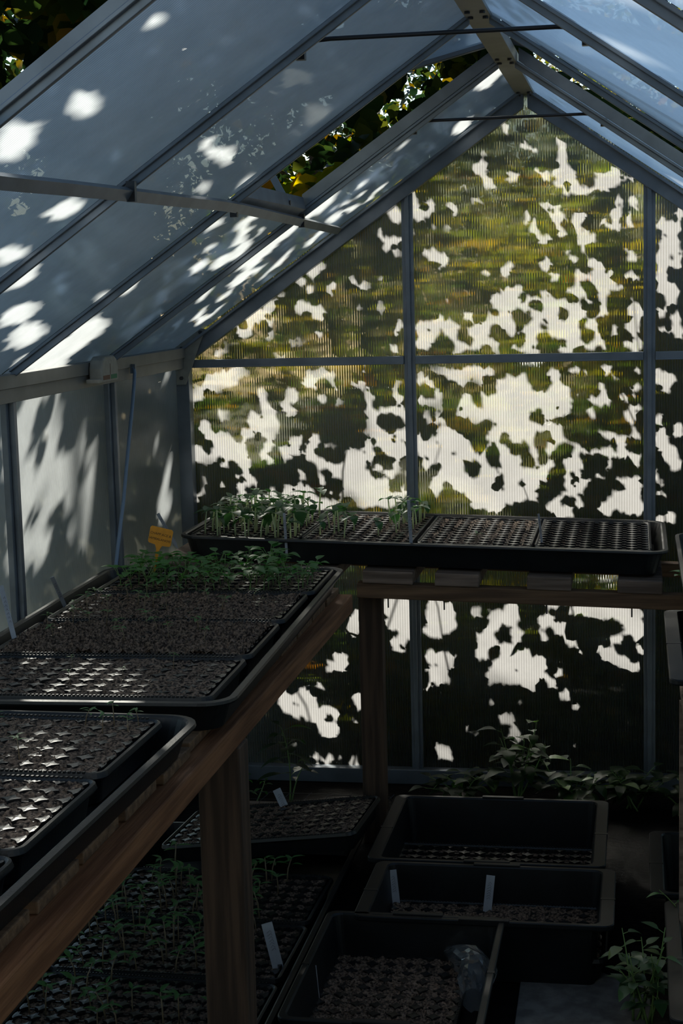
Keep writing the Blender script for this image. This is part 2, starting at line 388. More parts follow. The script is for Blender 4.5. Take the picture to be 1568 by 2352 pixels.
MB().box(-.030, -.016, .298, .308, .525, .550).build('hook', 'alu', hose)

# ---------------------------------------------------------------- leaves: where sun comes through
SUN_W='''-397,1720,19,-1,0,-15 -376,1719,11,-1,0,-30 -517,1677,9,0,0,-6 -482,1674,10,-1,-1,-9 -435,1674,5,0,0,-16 -386,1652,18,-1,0,-17 -416,1632,13,-1,-1,-17 -384,1610,21,-1,-1,-13 -638,1579,22,-1,-1,-43 -607,1584,7,0,0,-13 -685,1543,27,-8,-3,-10 -649,1508,16,0,0,-15 -591,1511,16,0,-1,-26 -518,1533,13,-1,-1,-17 -484,1515,15,-1,-1,-19 -445,1544,5,-1,0,-13 -430,1518,7,-1,0,-17 -774,1466,16,0,-1,-22 -808,1437,22,-1,-1,-24 -838,1431,16,-1,0,-20 -738,1491,7,0,0,-17 -880,1434,18,-1,-1,-11 -776,1410,7,0,0,-15 -777,1375,12,0,0,-11 -679,1459,20,0,0,-23 -650,1459,11,0,-1,-17 -622,1445,15,0,0,-23 -499,1455,6,0,0,-15 -438,1456,15,0,0,-16 -376,1397,15,0,0,-12 -389,1376,8,0,-1,-11 -947,1387,11,0,-1,-17 -953,1359,8,0,0,-7 -871,1386,8,0,0,-18 -853,1385,6,0,0,-13 -832,1389,12,0,-1,-11 -913,1339,10,-4,-8,-21 -892,1353,16,0,0,-8 -936,1326,9,0,-1,-13 -709,1352,14,0,0,-9 -680,1357,12,0,0,-12 -626,1382,13,-1,0,-6 -745,1314,13,-1,-1,-9 -478,1328,11,0,0,-7 -494,1305,7,0,0,-7 -397,1331,12,0,0,-15 -368,1337,6,0,-1,-11 -331,1758,11,-1,0,-41 -318,1722,25,-1,-1,-15 -279,1741,11,-1,-1,-28 -215,1729,12,-1,-1,-15 -237,1681,13,0,0,-12 -335,1672,9,0,0,-20 -280,1685,25,0,0,-4 -284,1609,23,0,-1,-15 -267,1589,10,-1,0,-13 -246,1588,11,0,0,-18 -187,1873,7,0,-1,-10 -134,1851,23,-1,-1,-22 -124,1893,11,-1,0,-10 -110,1808,21,-1,0,-18 -87,1784,8,0,0,-15 -41,1823,18,-1,0,-15 -148,1757,11,-1,-1,-13 -189,1793,13,0,0,-6 -60,1960,13,-1,0,-10 -7,1908,12,0,0,-12 25,1889,10,0,0,-8 99,1923,9,0,0,-12 104,1877,11,-1,0,-40 107,1827,30,-1,0,-22 50,1822,17,-1,0,-11 95,1798,17,-1,-1,-13 117,1762,12,0,0,-11 137,1791,9,0,0,-27 169,1770,35,-1,0,-12 219,1793,27,-1,0,-24 254,1807,17,-1,0,-32 258,1743,13,-1,0,-10 303,1739,17,-1,0,-13 297,1803,7,0,0,-15 34,1768,7,-1,0,-8 51,1735,18,-1,0,-11 87,1734,17,-1,-1,-8 89,1706,22,-1,0,-10 1,1709,10,-4,-7,-19 21,1681,9,0,-1,-23 31,1661,9,-1,-1,-8 61,1704,8,0,0,-3 151,1702,19,-1,0,-18 139,1685,20,-1,0,-9 144,1672,12,0,0,-11 98,1656,15,-1,0,-19 53,1637,25,0,0,-11 168,1636,33,-1,0,-22 200,1655,8,0,-1,-9 211,1685,8,-1,0,-9 233,1669,10,0,0,-11 246,1708,13,-11,-5,-5 258,1683,9,0,0,-35 263,1713,10,-1,0,-15 294,1680,10,-1,0,-23 305,1573,9,-1,0,-11 293,1593,12,-1,0,-8 243,1599,14,0,0,-7 156,1602,8,-1,0,-9 116,1608,6,0,0,-8 136,1577,10,0,0,-12 -143,1620,12,0,0,-9 -146,1588,10,-1,0,-8 -64,1550,16,-6,-9,-21 -121,1544,15,0,0,-9 52,1565,13,-1,0,-23 58,1577,15,0,0,-6 80,1529,18,6,5,-14 4,1558,4,0,0,-12 193,1566,25,-1,0,-15 205,1525,20,0,0,-40 218,1480,17,-1,0,-30 163,1531,28,-11,-3,-7 145,1512,9,0,0,-25 153,1481,20,0,-1,-15 243,1539,6,0,0,-22 233,1500,12,-1,0,-21 295,1533,9,0,0,-13 313,1520,9,0,0,-9 283,1518,7,0,0,-9 268,1491,9,0,0,-11 115,1490,9,0,0,-10 -55,1487,20,-1,0,-21 -29,1496,9,0,-1,-25 -91,1475,18,-1,0,-10 -245,1478,13,0,0,-7 11,1470,13,-1,0,-9 47,1479,10,0,-1,-20 -10,1442,18,0,0,-11 -76,1451,31,0,0,-15 -45,1451,13,-1,0,-21 -66,1405,18,0,-1,-30 -102,1406,36,-1,0,-10 -51,1380,15,-1,0,-26 66,1433,26,-1,0,-36 87,1458,20,-1,0,-13 132,1442,28,-1,0,-16 152,1421,23,-1,0,-13 86,1377,36,-1,0,-31 127,1381,25,-1,0,-41 21,1409,17,-1,-1,-31 10,1378,28,0,0,-20 20,1353,10,-1,0,-13 182,1390,15,0,0,-20 137,1335,25,0,-1,-20 101,1315,41,0,0,-7 187,1329,17,14,8,-10 205,1349,9,0,0,-10 183,1453,11,0,0,-8 218,1424,13,12,8,-9 200,1374,10,0,0,-12 305,1428,25,-1,0,-26 322,1407,10,0,0,-15 297,1377,25,0,0,-9 310,1360,12,-1,0,-11 252,1378,11,0,0,-11 247,1358,9,0,0,-11 305,1327,27,-1,0,-15 227,1318,9,0,0,-9 225,1341,5,0,0,-6 -177,1421,16,-1,0,-12 -320,1390,16,0,0,-20 -299,1405,8,0,0,-18 -273,1384,13,0,0,-26 -254,1410,9,-1,-1,-24 -226,1383,26,0,-1,-28 -313,1349,21,0,0,-26 -144,1376,36,0,0,-25 -134,1351,26,-1,0,-11 -196,1336,27,-16,-5,-8 -201,1318,26,0,-1,-10 -211,1337,9,0,-1,-16 -155,1330,16,0,0,-10 -103,1335,18,-1,0,-10 -96,1319,8,0,0,-8 -243,1314,8,0,0,-6 -284,1354,21,-1,0,-13 -329,1437,13,0,0,-6 -21,1323,15,0,0,-6 -1,1333,10,-1,0,-21 20,1314,15,0,0,-7 -49,1331,7,0,0,-6 -139,1312,7,0,0,-5 382,1679,12,0,0,-15 411,1659,30,-1,0,-25 436,1712,9,0,0,-25 411,1609,35,-1,0,-30 387,1565,19,0,0,-44 431,1559,12,0,0,-20 387,1501,22,-1,0,-35 411,1485,30,-1,1,-20 382,1421,17,-1,0,-15 426,1390,18,-1,1,-30 382,1371,17,-1,0,-8 431,1355,10,-1,1,-21 407,1450,9,0,0,-15 -1030,1191,14,0,-2,-37 -1006,1200,19,0,-1,-28 -961,1237,29,-1,-1,-24 -927,1250,33,0,-1,-28 -883,1263,32,8,4,-20 -899,1231,27,9,3,-8 -855,1268,12,-1,0,-10 -938,1206,10,0,0,-7 -926,1138,18,-11,-10,-16 -889,1166,7,0,-1,-6 -990,1101,21,0,-1,-21 -972,1073,14,0,-1,-16 -934,1059,34,-1,-1,-29 -911,1026,38,-1,-1,-33 -878,1021,24,-1,-1,-33 -960,1021,10,0,-1,-28 -1018,1022,22,-1,0,-24 -984,1003,17,-1,-1,-17 -932,983,14,0,0,-9 -865,983,24,0,0,-19 -866,955,10,0,0,-19 -847,931,17,0,-1,-14 -807,1202,17,0,0,-16 -801,1169,14,0,-1,-28 -788,1141,22,0,0,-28 -831,1114,19,0,-1,-28 -840,1142,10,0,0,-16 -803,1099,28,0,-1,-18 -770,1104,15,0,-1,-28 -861,1081,17,0,-1,-18 -838,1069,12,0,0,-7 -790,1071,17,0,0,-14 -717,1212,12,0,0,-14 -705,1191,13,0,-1,-23 -734,1168,18,0,-1,-18 -716,1145,23,0,-1,-14 -661,1251,9,-1,-1,-21 -652,1237,13,-1,-1,-23 -671,1225,16,0,-1,-7 -619,1261,24,0,0,-12 -591,1245,14,0,-1,-19 -512,1228,23,-1,0,-12 -498,1225,9,0,-1,-14 -392,1228,13,0,0,-14 -495,1272,9,0,0,-7 -625,1188,14,0,-1,-14 -569,1180,11,0,-1,-16 -582,1217,7,0,-1,-14 -476,1183,13,0,-1,-22 -477,1142,13,0,-1,-23 -464,1096,18,0,-1,-37 -437,1059,28,0,-1,-23 -410,1026,33,0,0,-21 -382,1017,23,0,-1,-19 -417,1146,37,0,0,-11 -375,1136,16,0,-1,-20 -383,1182,18,0,-1,-7 -399,1192,7,0,-1,-12 -386,1077,17,0,0,-16 -367,1063,7,0,-1,-28 -391,1049,9,0,0,-18 -710,1052,19,0,0,-16 -690,1061,9,0,-1,-14 -744,1024,17,0,0,-18 -713,1029,15,0,0,-19 -732,1005,8,0,-1,-9 -791,1039,14,0,0,-19 -806,1011,14,0,-1,-19 -783,996,12,0,0,-9 -648,1056,17,0,-1,-26 -668,1024,9,0,0,-19 -654,1000,19,0,-1,-18 -622,981,29,0,0,-14 -585,1037,7,0,0,-14 -546,999,16,0,-1,-37 -508,999,16,0,-1,-28 -484,1036,14,0,-1,-18 -480,1008,18,0,-1,-18 -570,962,28,0,-1,-23 -533,944,37,-1,-1,-28 -496,943,24,0,0,-28 -515,906,42,0,-1,-28 -464,897,51,0,-1,-28 -437,873,47,0,0,-23 -553,925,19,0,0,-19 -453,971,14,0,0,-12 -445,925,24,-1,0,-19 -416,957,21,0,0,-12 -397,975,12,0,0,-11 -370,952,7,0,0,-19 -375,906,11,0,-1,-14 -394,882,18,0,-1,-18 -628,935,12,0,0,-19 -600,899,9,0,-1,-9 -568,890,10,0,0,-8 -694,949,12,0,0,-19 -738,902,17,0,-1,-23 -700,902,12,0,-1,-28 -667,893,19,0,-1,-29 -687,865,48,-1,0,-17 -634,864,37,0,-1,-18 -592,860,28,0,0,-14 -773,865,29,0,0,-19 -781,907,9,0,0,-16 -801,888,12,0,0,-14 -830,874,19,0,0,-19 -881,912,12,0,-1,-19 -878,884,20,0,0,-14 -994,936,12,0,-1,-11 -939,934,7,0,0,-11 -897,941,7,0,-1,-15 -1003,898,7,0,-1,-16 -1028,880,15,-1,-1,-15 -502,864,23,0,-1,-14 -323,1239,13,0,0,-26 -275,1267,23,-1,0,-13 -292,1223,12,0,0,-13 -266,1196,11,0,0,-20 -324,1176,16,0,0,-15 -282,1168,21,-10,-5,-10 -234,1253,32,-1,0,-16 -197,1242,20,0,-1,-26 -171,1257,20,0,-1,-18 -145,1257,31,-1,-1,-16 -146,1226,16,-1,0,-8 -193,1211,10,0,0,-8 -304,1129,11,0,0,-23 -267,1118,13,0,0,-13 -178,1174,11,0,0,-26 -199,1162,25,-7,-2,-8 -175,1151,15,0,-1,-21 -199,1131,19,-10,-4,-9 -131,1179,8,0,0,-23 -109,1251,15,0,0,-13 -69,1214,31,0,0,-20 -43,1219,31,0,0,-21 -17,1229,20,0,0,-21 -74,1183,36,0,0,-25 -95,1153,46,-1,0,-31 -137,1132,31,0,0,-20 -158,1117,21,0,0,-13 -33,1172,41,0,0,-36 -17,1203,30,0,-1,-26 -54,1121,62,-1,-1,-31 3,1167,20,0,0,-31 39,1166,20,0,-1,-31 59,1146,23,-1,0,-31 80,1192,25,-1,0,-31 110,1191,18,0,0,-26 105,1150,20,0,0,-31 75,1243,20,-1,0,-21 -63,1240,13,0,0,-8 -34,1069,26,0,-1,-31 -60,1090,23,0,0,-21 -13,1079,25,0,-1,-31 17,1089,21,0,0,-20 64,1089,23,-1,-1,-16 43,1084,15,0,0,-8 89,1063,25,-1,0,-21 58,1027,13,0,0,-21 7,1037,9,0,-1,-25 17,1006,7,0,-1,-31 -326,1040,13,0,-1,-42 -295,1030,21,-1,-1,-32 -252,1066,26,0,-1,-32 -264,1014,37,-1,0,-32 -301,982,16,0,0,-13 -210,1076,15,0,-1,-13 -201,1039,32,0,0,-26 -180,1008,26,0,-1,-21 -228,982,32,0,0,-26 -239,950,37,0,0,-21 -281,919,15,0,-1,-27 -202,929,41,0,-1,-31 -161,913,47,0,0,-31 -124,950,31,0,0,-26 -139,992,16,0,0,-16 -107,1070,26,-1,0,-19 -117,1033,7,0,-1,-11 -151,871,37,0,0,-26 -109,876,42,0,0,-31 -67,881,31,0,-1,-26 -99,845,31,0,0,-14 -66,976,20,-1,-1,-42 -76,1017,13,0,0,-31 -45,996,26,0,0,-15 -35,954,31,0,-1,-20 -57,923,26,0,0,-31 6,923,25,0,-1,-31 11,954,21,0,0,-15 -15,892,31,0,-1,-16 15,876,16,0,0,-11 -31,873,13,0,0,-10 42,954,15,0,0,-31 52,975,8,0,0,-13 68,985,9,0,0,-9 134,979,31,0,0,-25 140,1026,20,0,0,-15 109,985,15,0,0,-13 185,1015,31,0,0,-9 231,1015,18,-10,-8,-13 231,1066,24,-9,-4,-12 191,1164,13,0,0,-12 217,1169,20,0,-1,-23 274,1181,13,0,0,-13 212,1210,17,0,0,-10 146,1147,7,0,0,-6 181,1126,14,-5,-3,-9 181,1080,7,0,0,-10 227,1256,20,-1,0,-9 131,1257,25,0,0,-11 166,1252,8,-1,0,-8 252,1234,11,0,0,-7 310,1204,9,-1,0,-10 307,1252,15,0,0,-9 302,1145,25,0,0,-8 299,1117,21,0,0,-18 312,1066,9,4,11,-24 267,1035,12,0,0,-23 287,1004,30,0,0,-15 317,994,15,0,0,-16 279,1061,10,0,0,-8 236,979,15,0,0,-12 200,948,13,0,0,-11 271,932,17,-6,-3,-10 111,933,14,0,0,-15 160,922,14,0,-1,-18 118,896,26,0,0,-15 149,912,16,0,0,-13 72,855,23,0,0,-19 108,834,25,0,0,-19 146,865,11,0,0,-16 225,849,23,0,0,-23 271,870,41,0,0,-36 307,901,25,0,0,-41 312,854,20,0,0,-31 377,1233,20,0,0,-25 407,1227,20,0,0,-20 402,1202,12,0,0,-18 377,1108,15,0,0,-11 382,1055,20,0,0,-31 402,1014,25,-1,0,-31 432,1075,13,0,0,-26 427,978,20,-1,0,-16 380,968,7,0,0,-8 377,932,14,0,0,-13 382,893,20,0,0,-6 413,823,14,0,0,-15 382,813,21,0,0,-13 -534,512,10,0,-1,-27 -548,476,17,1,-1,-26 -590,370,35,1,-1,-31 -622,352,9,0,0,-18 -708,262,31,0,-1,-27 -762,234,26,1,-1,-36 -691,227,35,0,-2,-41 -666,200,27,1,0,-27 -727,208,17,0,-1,-23 -770,261,13,0,-1,-23 -631,156,35,1,-1,-27 -604,202,14,0,0,-14 -542,185,15,0,-1,-13 -532,256,13,1,-1,-26 -654,290,10,0,-1,-18 -634,67,62,1,0,-11 -850,16,23,0,-1,-28 -653,21,36,1,0,-22 -591,5,35,1,-1,-36 -610,-32,53,2,0,-22 -539,-12,23,1,0,-31 -546,51,22,1,0,-22 -630,219,27,0,0,-11 -404,504,43,1,-1,-35 -378,548,22,0,0,-26 -421,556,35,1,0,-21 -415,434,16,1,0,-17 -388,452,17,0,-1,-22 -371,479,11,0,0,-35 -430,539,22,0,0,-26 -411,404,12,0,0,-27 -292,540,34,0,-1,-43 -249,541,25,0,-1,-22 -285,480,43,0,0,-35 -242,497,22,1,0,-26 -303,392,21,1,-1,-26 -261,384,43,1,0,-26 -287,340,34,1,0,-22 -226,376,15,0,-1,-26 -279,323,39,0,0,-16 -314,287,13,0,0,-16 -288,270,15,0,-1,-13 -227,315,12,0,-1,-11 -164,533,16,0,-1,-18 -106,507,26,1,0,-34 -132,447,34,0,0,-35 -55,525,25,0,0,-43 -47,465,17,0,0,-26 -149,403,21,0,-1,-26 -73,422,21,0,0,-18 -82,369,42,1,0,-34 -108,334,34,1,0,-26 -57,326,34,1,0,-21 -23,388,34,0,0,-31 2,345,38,0,0,-35 28,380,21,0,0,-26 -7,301,26,1,0,-17 -41,257,12,0,0,-9 -126,255,10,1,0,-15 46,509,25,0,-1,-26 87,484,25,0,0,-22 37,457,17,1,0,-17 129,536,29,0,0,-16 63,561,33,0,0,-13 171,545,33,0,0,-22 220,536,41,1,0,-25 286,529,49,0,0,-34 253,545,49,1,0,-21 310,486,29,1,0,-34 212,545,25,0,0,-26 253,452,25,0,0,-17 327,423,11,0,0,-17 228,409,29,0,0,-19 261,388,33,0,0,-17 298,371,33,1,0,-17 203,425,13,1,0,-8 120,441,17,1,0,-17 145,407,12,1,0,-17 61,311,15,0,0,-21 102,277,17,1,0,-17 136,243,21,1,0,-8 86,346,21,1,0,-13 228,297,6,0,-1,-9 302,281,10,0,0,-7 -75,204,25,1,-1,-17 -55,152,21,0,0,-26 -274,94,26,0,-1,-25 -293,35,13,1,0,-12 -183,167,22,0,0,-16 -161,167,8,0,0,-11 135,130,18,1,0,-12 105,116,12,1,0,-8 202,141,8,0,0,-9 -249,77,13,0,0,-14'''
SUN_R='''-598,-570,36,-4,-12,100 -660,-526,30,-3,-11,81 -702,-501,26,-3,-14,96 -767,-387,34,-4,-13,80 -676,-250,31,-4,-10,76 -709,-178,28,-4,-8,57 -526,-592,29,-3,-9,91 -474,-595,15,-2,-8,77 -507,-444,23,-3,-8,78 -528,-221,17,-3,-9,85 -491,-156,16,-3,-4,46 -543,-624,10,-1,-6,51 -733,-281,21,-3,-8,53 -779,-198,36,-5,-9,62 -761,-160,25,-4,-7,44 -836,-302,22,-3,-7,44 -827,-528,27,-3,-9,54 -909,-335,21,-2,-14,75 -937,-184,18,-2,-11,57 -898,-113,26,-4,-12,71 -844,-112,18,-2,-7,39 -808,-168,13,-2,-9,57 -735,-582,19,-2,-6,39 -757,-624,20,-2,-8,51 -621,-119,12,-2,-7,57 -585,-149,14,-3,-4,43 -468,-325,14,-2,-2,29 -443,-278,7,-1,-2,30 -444,-90,9,-1,-2,26 -411,-139,18,-2,-1,25 -415,-418,13,-2,-3,38 -707,-831,25,-2,-11,70 -728,-976,20,-1,-10,55 -604,-1306,12,-1,-6,45 -594,-1075,15,-1,-8,61 -565,-1061,11,-1,-6,45 -613,-968,15,-1,-4,32 -640,-917,17,-2,-6,44 -602,-825,6,0,-5,33 -669,-1101,12,-1,-4,28 -730,-618,13,-1,-6,39 -435,-2647,6,43,-16,47 -501,-2734,5,44,-16,38 -522,-2713,4,38,-20,47 -302,-2734,8,0,-2,19 -448,-1791,3,34,-17,64 -436,-1983,2,19,-7,25 -449,-1882,2,18,-9,35 -763,-2073,21,35,-20,68 -713,-2247,1,66,-14,33 -609,-2251,13,32,-14,51 -519,-1691,2,27,-8,28 -484,-1465,18,5,-7,49 -862,-1825,15,50,-25,78 -937,-1214,17,71,-41,144 -918,-1158,-2,55,-16,48 -1042,-1240,-16,223,-45,118 -994,-1206,20,90,-35,115 -932,-1615,20,41,-35,117 -363,-1363,7,57,-20,104 -348,-1289,4,40,-15,78 -430,-1274,4,50,-9,43 -669,-773,29,-10,-13,87 -821,-1426,-1,64,-17,50 -789,-1354,29,-20,-12,65 -908,-1235,-4,108,-16,46 -47,-586,11,64,-9,110 -27,-555,6,37,-6,74 -74,-527,10,66,-5,50 -171,-145,25,-31,-1,111 -317,-599,20,-33,-2,75 -285,-582,15,-16,-2,61'''
SUN_L='''-1356,1200,87,-8,-6,-42 -1278,1265,49,-4,-2,-11 -1059,1259,44,-3,-2,-11 -1124,1189,54,-5,-3,-22 -1356,1129,97,-11,-4,-28 -1181,1091,53,-6,-6,-44 -1074,1078,67,-8,-8,-56 -927,1140,29,-3,-9,-58 -852,1072,37,-4,-9,-59 -993,1010,70,-9,-4,-31 -905,959,51,4,64,-43 -1308,1059,121,-16,-3,-21 -1190,1025,63,-8,-2,-15 -1392,1010,56,-8,-3,-21 -1275,938,92,-15,-5,-36 -983,918,48,11,69,-31 -1384,937,77,-12,-4,-27 -894,864,36,-6,-7,-47 -119,1270,25,-2,-4,-23 -277,1080,24,-3,-3,-18 -264,1001,23,-3,-4,-27 -169,981,33,-4,-6,-37 -299,927,24,-3,-3,-22 -208,887,66,-8,-5,-36 -133,1061,20,-2,-2,-19 -275,1202,31,-2,-3,-18'''

RES = .004; SHRINK = .88
def raster(txt, u0, u1, v0, v1):
    nu, nv = int((u1-u0)/RES), int((v1-v0)/RES)
    U, V = np.meshgrid(u0+(np.arange(nu)+.5)*RES, v0+(np.arange(nv)+.5)*RES, indexing='ij')
    m = np.zeros((nu, nv), bool)
    for s in txt.split():
        c = np.array(list(map(int, s.split(','))))/1000
        A = np.linalg.inv(np.array([[c[2], c[4]], [c[3], c[5]]]))
        du, dv = U-c[0], V-c[1]
        a = A[0, 0]*du+A[0, 1]*dv; b_ = A[1, 0]*du+A[1, 1]*dv
        m |= (a*a+b_*b_) < SHRINK*SHRINK
    return m
GW = (-1.1, 1.1, 0., 2.1); GR = (-1.1, 0., -4., 0.); GL = (-4., 0., 0., 1.36)
MW, MR, ML = raster(SUN_W, *GW), raster(SUN_R, *GR), raster(SUN_L, *GL)
MR[:, :int((4-2.9)/RES)] = nr.random((MR.shape[0], int((4-2.9)/RES))) < 0
sx, sy, sz = SUN_DIR
GRR = (0., 1.1, -4., 0.); MRR = np.zeros((int(1.1/RES), int(4/RES)), bool)
for _ in range(14):
    u_, v_, ru, rv = nr.uniform(0, 1.1), nr.uniform(-3, 0), nr.uniform(.02, .05), nr.uniform(.02, .06)
    U_, V_ = np.meshgrid((np.arange(MRR.shape[0])+.5)*RES, -4+(np.arange(MRR.shape[1])+.5)*RES, indexing='ij'); MRR |= ((U_-u_)/ru)**2+((V_-v_)/rv)**2 < 1
def look(m, g, u, v):
    i = np.clip(((u-g[0])/RES).astype(int), 0, m.shape[0]-1); j = np.clip(((v-g[2])/RES).astype(int), 0, m.shape[1]-1)
    ok = (u > g[0]) & (u < g[1]) & (v > g[2]) & (v < g[3])
    return m[i, j] & ok
def in_light(P):
    """True where the sun ray through P goes on to one of the sunlit patches"""
    t = P[..., 1]/sy; hit = (t > 0) & look(MW, GW, P[..., 0]-sx*t, P[..., 2]-sz*t)
    t = (P[..., 2]-ZR-SL*P[..., 0])/(sz-SL*sx); hit |= (t > 0) & look(MR, GR, P[..., 0]-sx*t, P[..., 1]-sy*t)
    t = (P[..., 2]-ZR+SL*P[..., 0])/(sz+SL*sx); hit |= (t > 0) & look(MRR, GRR, P[..., 0]-sx*t, P[..., 1]-sy*t)
    t = (P[..., 0]+HW)/sx; hit |= (t > 0) & look(ML, GL, P[..., 1]-sy*t, P[..., 2]-sz*t)
    return hit
# leaf outlines in their own plane: (along, across, up)
OV = np.array([(0, 0, 0), (.18, .26, .05), (.45, .36, .07), (.75, .20, .03), (1, 0, -.06), (.75, -.20, .03), (.45, -.36, .07), (.18, -.26, .05), (.45, 0, -.02)])
OVF = [(8, 0, 1), (8, 1, 2), (8, 2, 3), (8, 3, 4), (8, 4, 5), (8, 5, 6), (8, 6, 7), (8, 7, 0)]
LO = np.array([(0, 0, 0), (.35, .27, .05), (1, 0, -.05), (.35, -.27, .05)])
LOF = [(0, 1, 2), (0, 2, 3)]
def frames(n, nrm, jit):
    a = nr.normal(size=(n, 3))*jit+nrm; a /= np.linalg.norm(a, axis=1)[:, None]
    b_ = nr.normal(size=(n, 3)); b_ -= a*(a*b_).sum(1)[:, None]; b_ /= np.linalg.norm(b_, axis=1)[:, None]
    return a, b_, np.cross(a, b_)
def leaves_at(C, size, tmpl, nrm, jit):
    n = len(C); a, b_, c = frames(n, np.asarray(nrm, float), jit)
    T = tmpl.copy(); T[:, 0] -= .45
    return C[:, None]+size[:, None, None]*(T[None, :, 0, None]*b_[:, None]+T[None, :, 1, None]*c[:, None]+T[None, :, 2, None]*a[:, None])
def leafmesh(name, batches, m, parent=None):
    vs_, fs = [], []; n0 = 0
    for V, F in batches:
        n, k = V.shape[:2]; vs_.append(V.reshape(-1, 3))
        F = np.array(F); fs.append((F[None]+(np.arange(n)*k)[:, None, None]+n0).reshape(-1, 3)); n0 += n*k
    V = np.concatenate(vs_); F = np.concatenate(fs)
    me = bpy.data.meshes.new(name); me.vertices.add(len(V)); me.vertices.foreach_set('co', V.ravel())
    me.loops.add(F.size); me.loops.foreach_set('vertex_index', F.ravel().astype(np.int32))
    me.polygons.add(len(F)); me.polygons.foreach_set('loop_start', np.arange(0, F.size, 3, dtype=np.int32))
    me.materials.append(MT[m]); me.update(); me.validate()
    o = bpy.data.objects.new(name, me); COL.objects.link(o)
    if parent: o.parent = parent
    return o
def cover(grid, mask, to3d, inside, tlo, thi, slo, shi, jit=.35, tries=7, step=.03, keep=1.0, allow=.0, late=.0):
    """grow leaves between the sun and a sheet until everything outside its sunlit patches is shaded"""
    u0, u1, v0, v1 = grid
    US, VS = np.meshgrid(np.arange(u0, u1, step), np.arange(v0, v1, step), indexing='ij')
    US, VS = US.ravel(), VS.ravel(); sel = inside(US, VS) & ~look(mask, grid, US, VS); US, VS = US[sel], VS[sel]
    if keep < 1: k = nr.random(len(US)) < keep; US, VS = US[k], VS[k]
    shaded = np.zeros(len(US), bool); out = []
    for it in range(tries):
        idx = np.where(~shaded)[0]
        if not len(idx): break
        nr.shuffle(idx); idx = idx[:max(60, int(len(idx)*.45))] if it < tries-1 else idx
        f = it/(tries-1); size = (shi*(1-f)+slo*f)*(.7+.6*nr.random(len(idx)))
        cl = .5+.5*np.sin(US[idx]*7+VS[idx]*5+it*2)          # leaves sit on a few branches
        t = tlo+(thi-tlo)*np.clip(cl*.75+.25*nr.random(len(idx)), 0, 1)
        C = to3d(US[idx]+nr.normal(size=len(idx))*.01, VS[idx]+nr.normal(size=len(idx))*.01)+np.array([sx, sy, sz])[None]*t[:, None]
        V = leaves_at(C, size, OV, (sx, sy, sz), jit)
        O_ = V[:, :8]; c_ = V[:, 8:9]; O2 = (O_+np.roll(O_, 1, 1))/2
        smp = np.concatenate([c_, O_*.97+c_*.03, O2, O_*.66+c_*.34, O2*.6+c_*.4, O_*.33+c_*.67], 1)
        bad = in_light(smp).mean(1) > (allow+(late if f > .4 else 0))
        V = V[~bad]
        if it < tries-1:                                     # a second size goes into the gaps later
            pass
        out.append(V); C2 = C[~bad]; s2 = size[~bad]; i2 = idx[~bad]
        for i, s_ in zip(i2, s2):
            d = (US-US[i])**2+(VS-VS[i])**2; shaded |= d < (s_*.22)**2
    return np.concatenate(out)
def gable_in(u, v): return (abs(u) < 1.09) & (v > 0) & (v < ZR+.02-SL*abs(u))
LV_W = cover(GW, MW, lambda u, v: np.stack([u, u*0, v], 1), gable_in, .16, .85, .011, .085, tries=16, step=.010, late=.11)
LV_R = cover(GR, MR, lambda u, v: np.stack([u, v, ZR+SL*u], 1), lambda u, v: (u > -1.08) & (v > -3.6), .9, 2.3, .025, .08, tries=11, step=.018)
LV_L = cover(GL, ML, lambda u, v: np.stack([u*0-HW, u, v], 1), lambda u, v: (u > -2.6), .9, 2.0, .04, .10, tries=9, step=.028)
def branches(roots, r=.012, n=6):
    b = MB()
    for a, c in roots:
        a, c = Vector(a), Vector(c); pts = []
        for k in range(9):
            p = a.lerp(c, k/8); q = noise.noise_vector(p*2.3)*.10*math.sin(k/8*math.pi)
            pts.append(p+q)
        b.tube(pts, [r*(1-.75*k/8) for k in range(9)], n)
    return b
sh = thing('climbing_shrub', 'leafy climbing shrub pressed behind the gable wall throwing its leaf shadows on it', 'shrub', (0, .55, -.06))
hi = LV_W[:, 8, 2]-sz/sy*LV_W[:, 8, 1]+.12*np.sin(LV_W[:, 8, 0]*5) > 1.12
top = LV_W[:, 8, 2] > 1.88
for nm_, k_, m_ in (('top_foliage', hi & top, 'leaf_dark'), ('upper_foliage', hi & ~top, 'leaf_vine'), ('lower_foliage', ~hi, 'leaf_tree')):
    leafmesh(nm_, [(LV_W[k_]-np.array([0, .55, -.06]), OVF)], m_, sh)
rs = [((-.9, .0, 0), (-.5, .1, 1.5)), ((-.2, .05, 0), (-.55, -.1, 1.2)), ((.3, .1, 0), (.1, 0, 1.9)), ((.7, 0, 0), (.95, -.1, 1.6)), ((-.1, .1, 0), (.55, -.15, .62)), ((-.9, .2, .9), (-.6, -.2, 1.55)), ((.05, .1, .5), (-.15, -.2, 1.2)), ((.3, .1, 1), (.1, -.2, 1.6)), ((-.75, .1, 0), (-1.2, .2, 1.4))]
branches(rs, .006).build('branches', 'bark', sh, smooth=True)
ot = thing('overhanging_tree', 'large leafy tree leaning over the left roof slope from behind the gable', 'tree', (-2.3, 2.2, -.06))
off = np.array([-2.3, 2.2, -.06])
C = np.stack([nr.uniform(-3.3, -.9, 7000), nr.uniform(.5, 3.4, 7000), nr.uniform(2.2, 4.0, 7000)], 1)
C = C[((C[:, 0]+2.0)/1.3)**2+((C[:, 1]-1.7)/1.7)**2+((C[:, 2]-2.9)/1.0)**2 < 1]
X = leaves_at(C, nr.uniform(.04, .07, len(C)), OV, (sx, sy, sz), .8)
X = X[in_light(X[:, [0, 2, 4, 6, 8]]).sum(1) == 0]
leafmesh('foliage', [(LV_R-off, OVF), (X-off, OVF)], 'leaf_dark', ot)
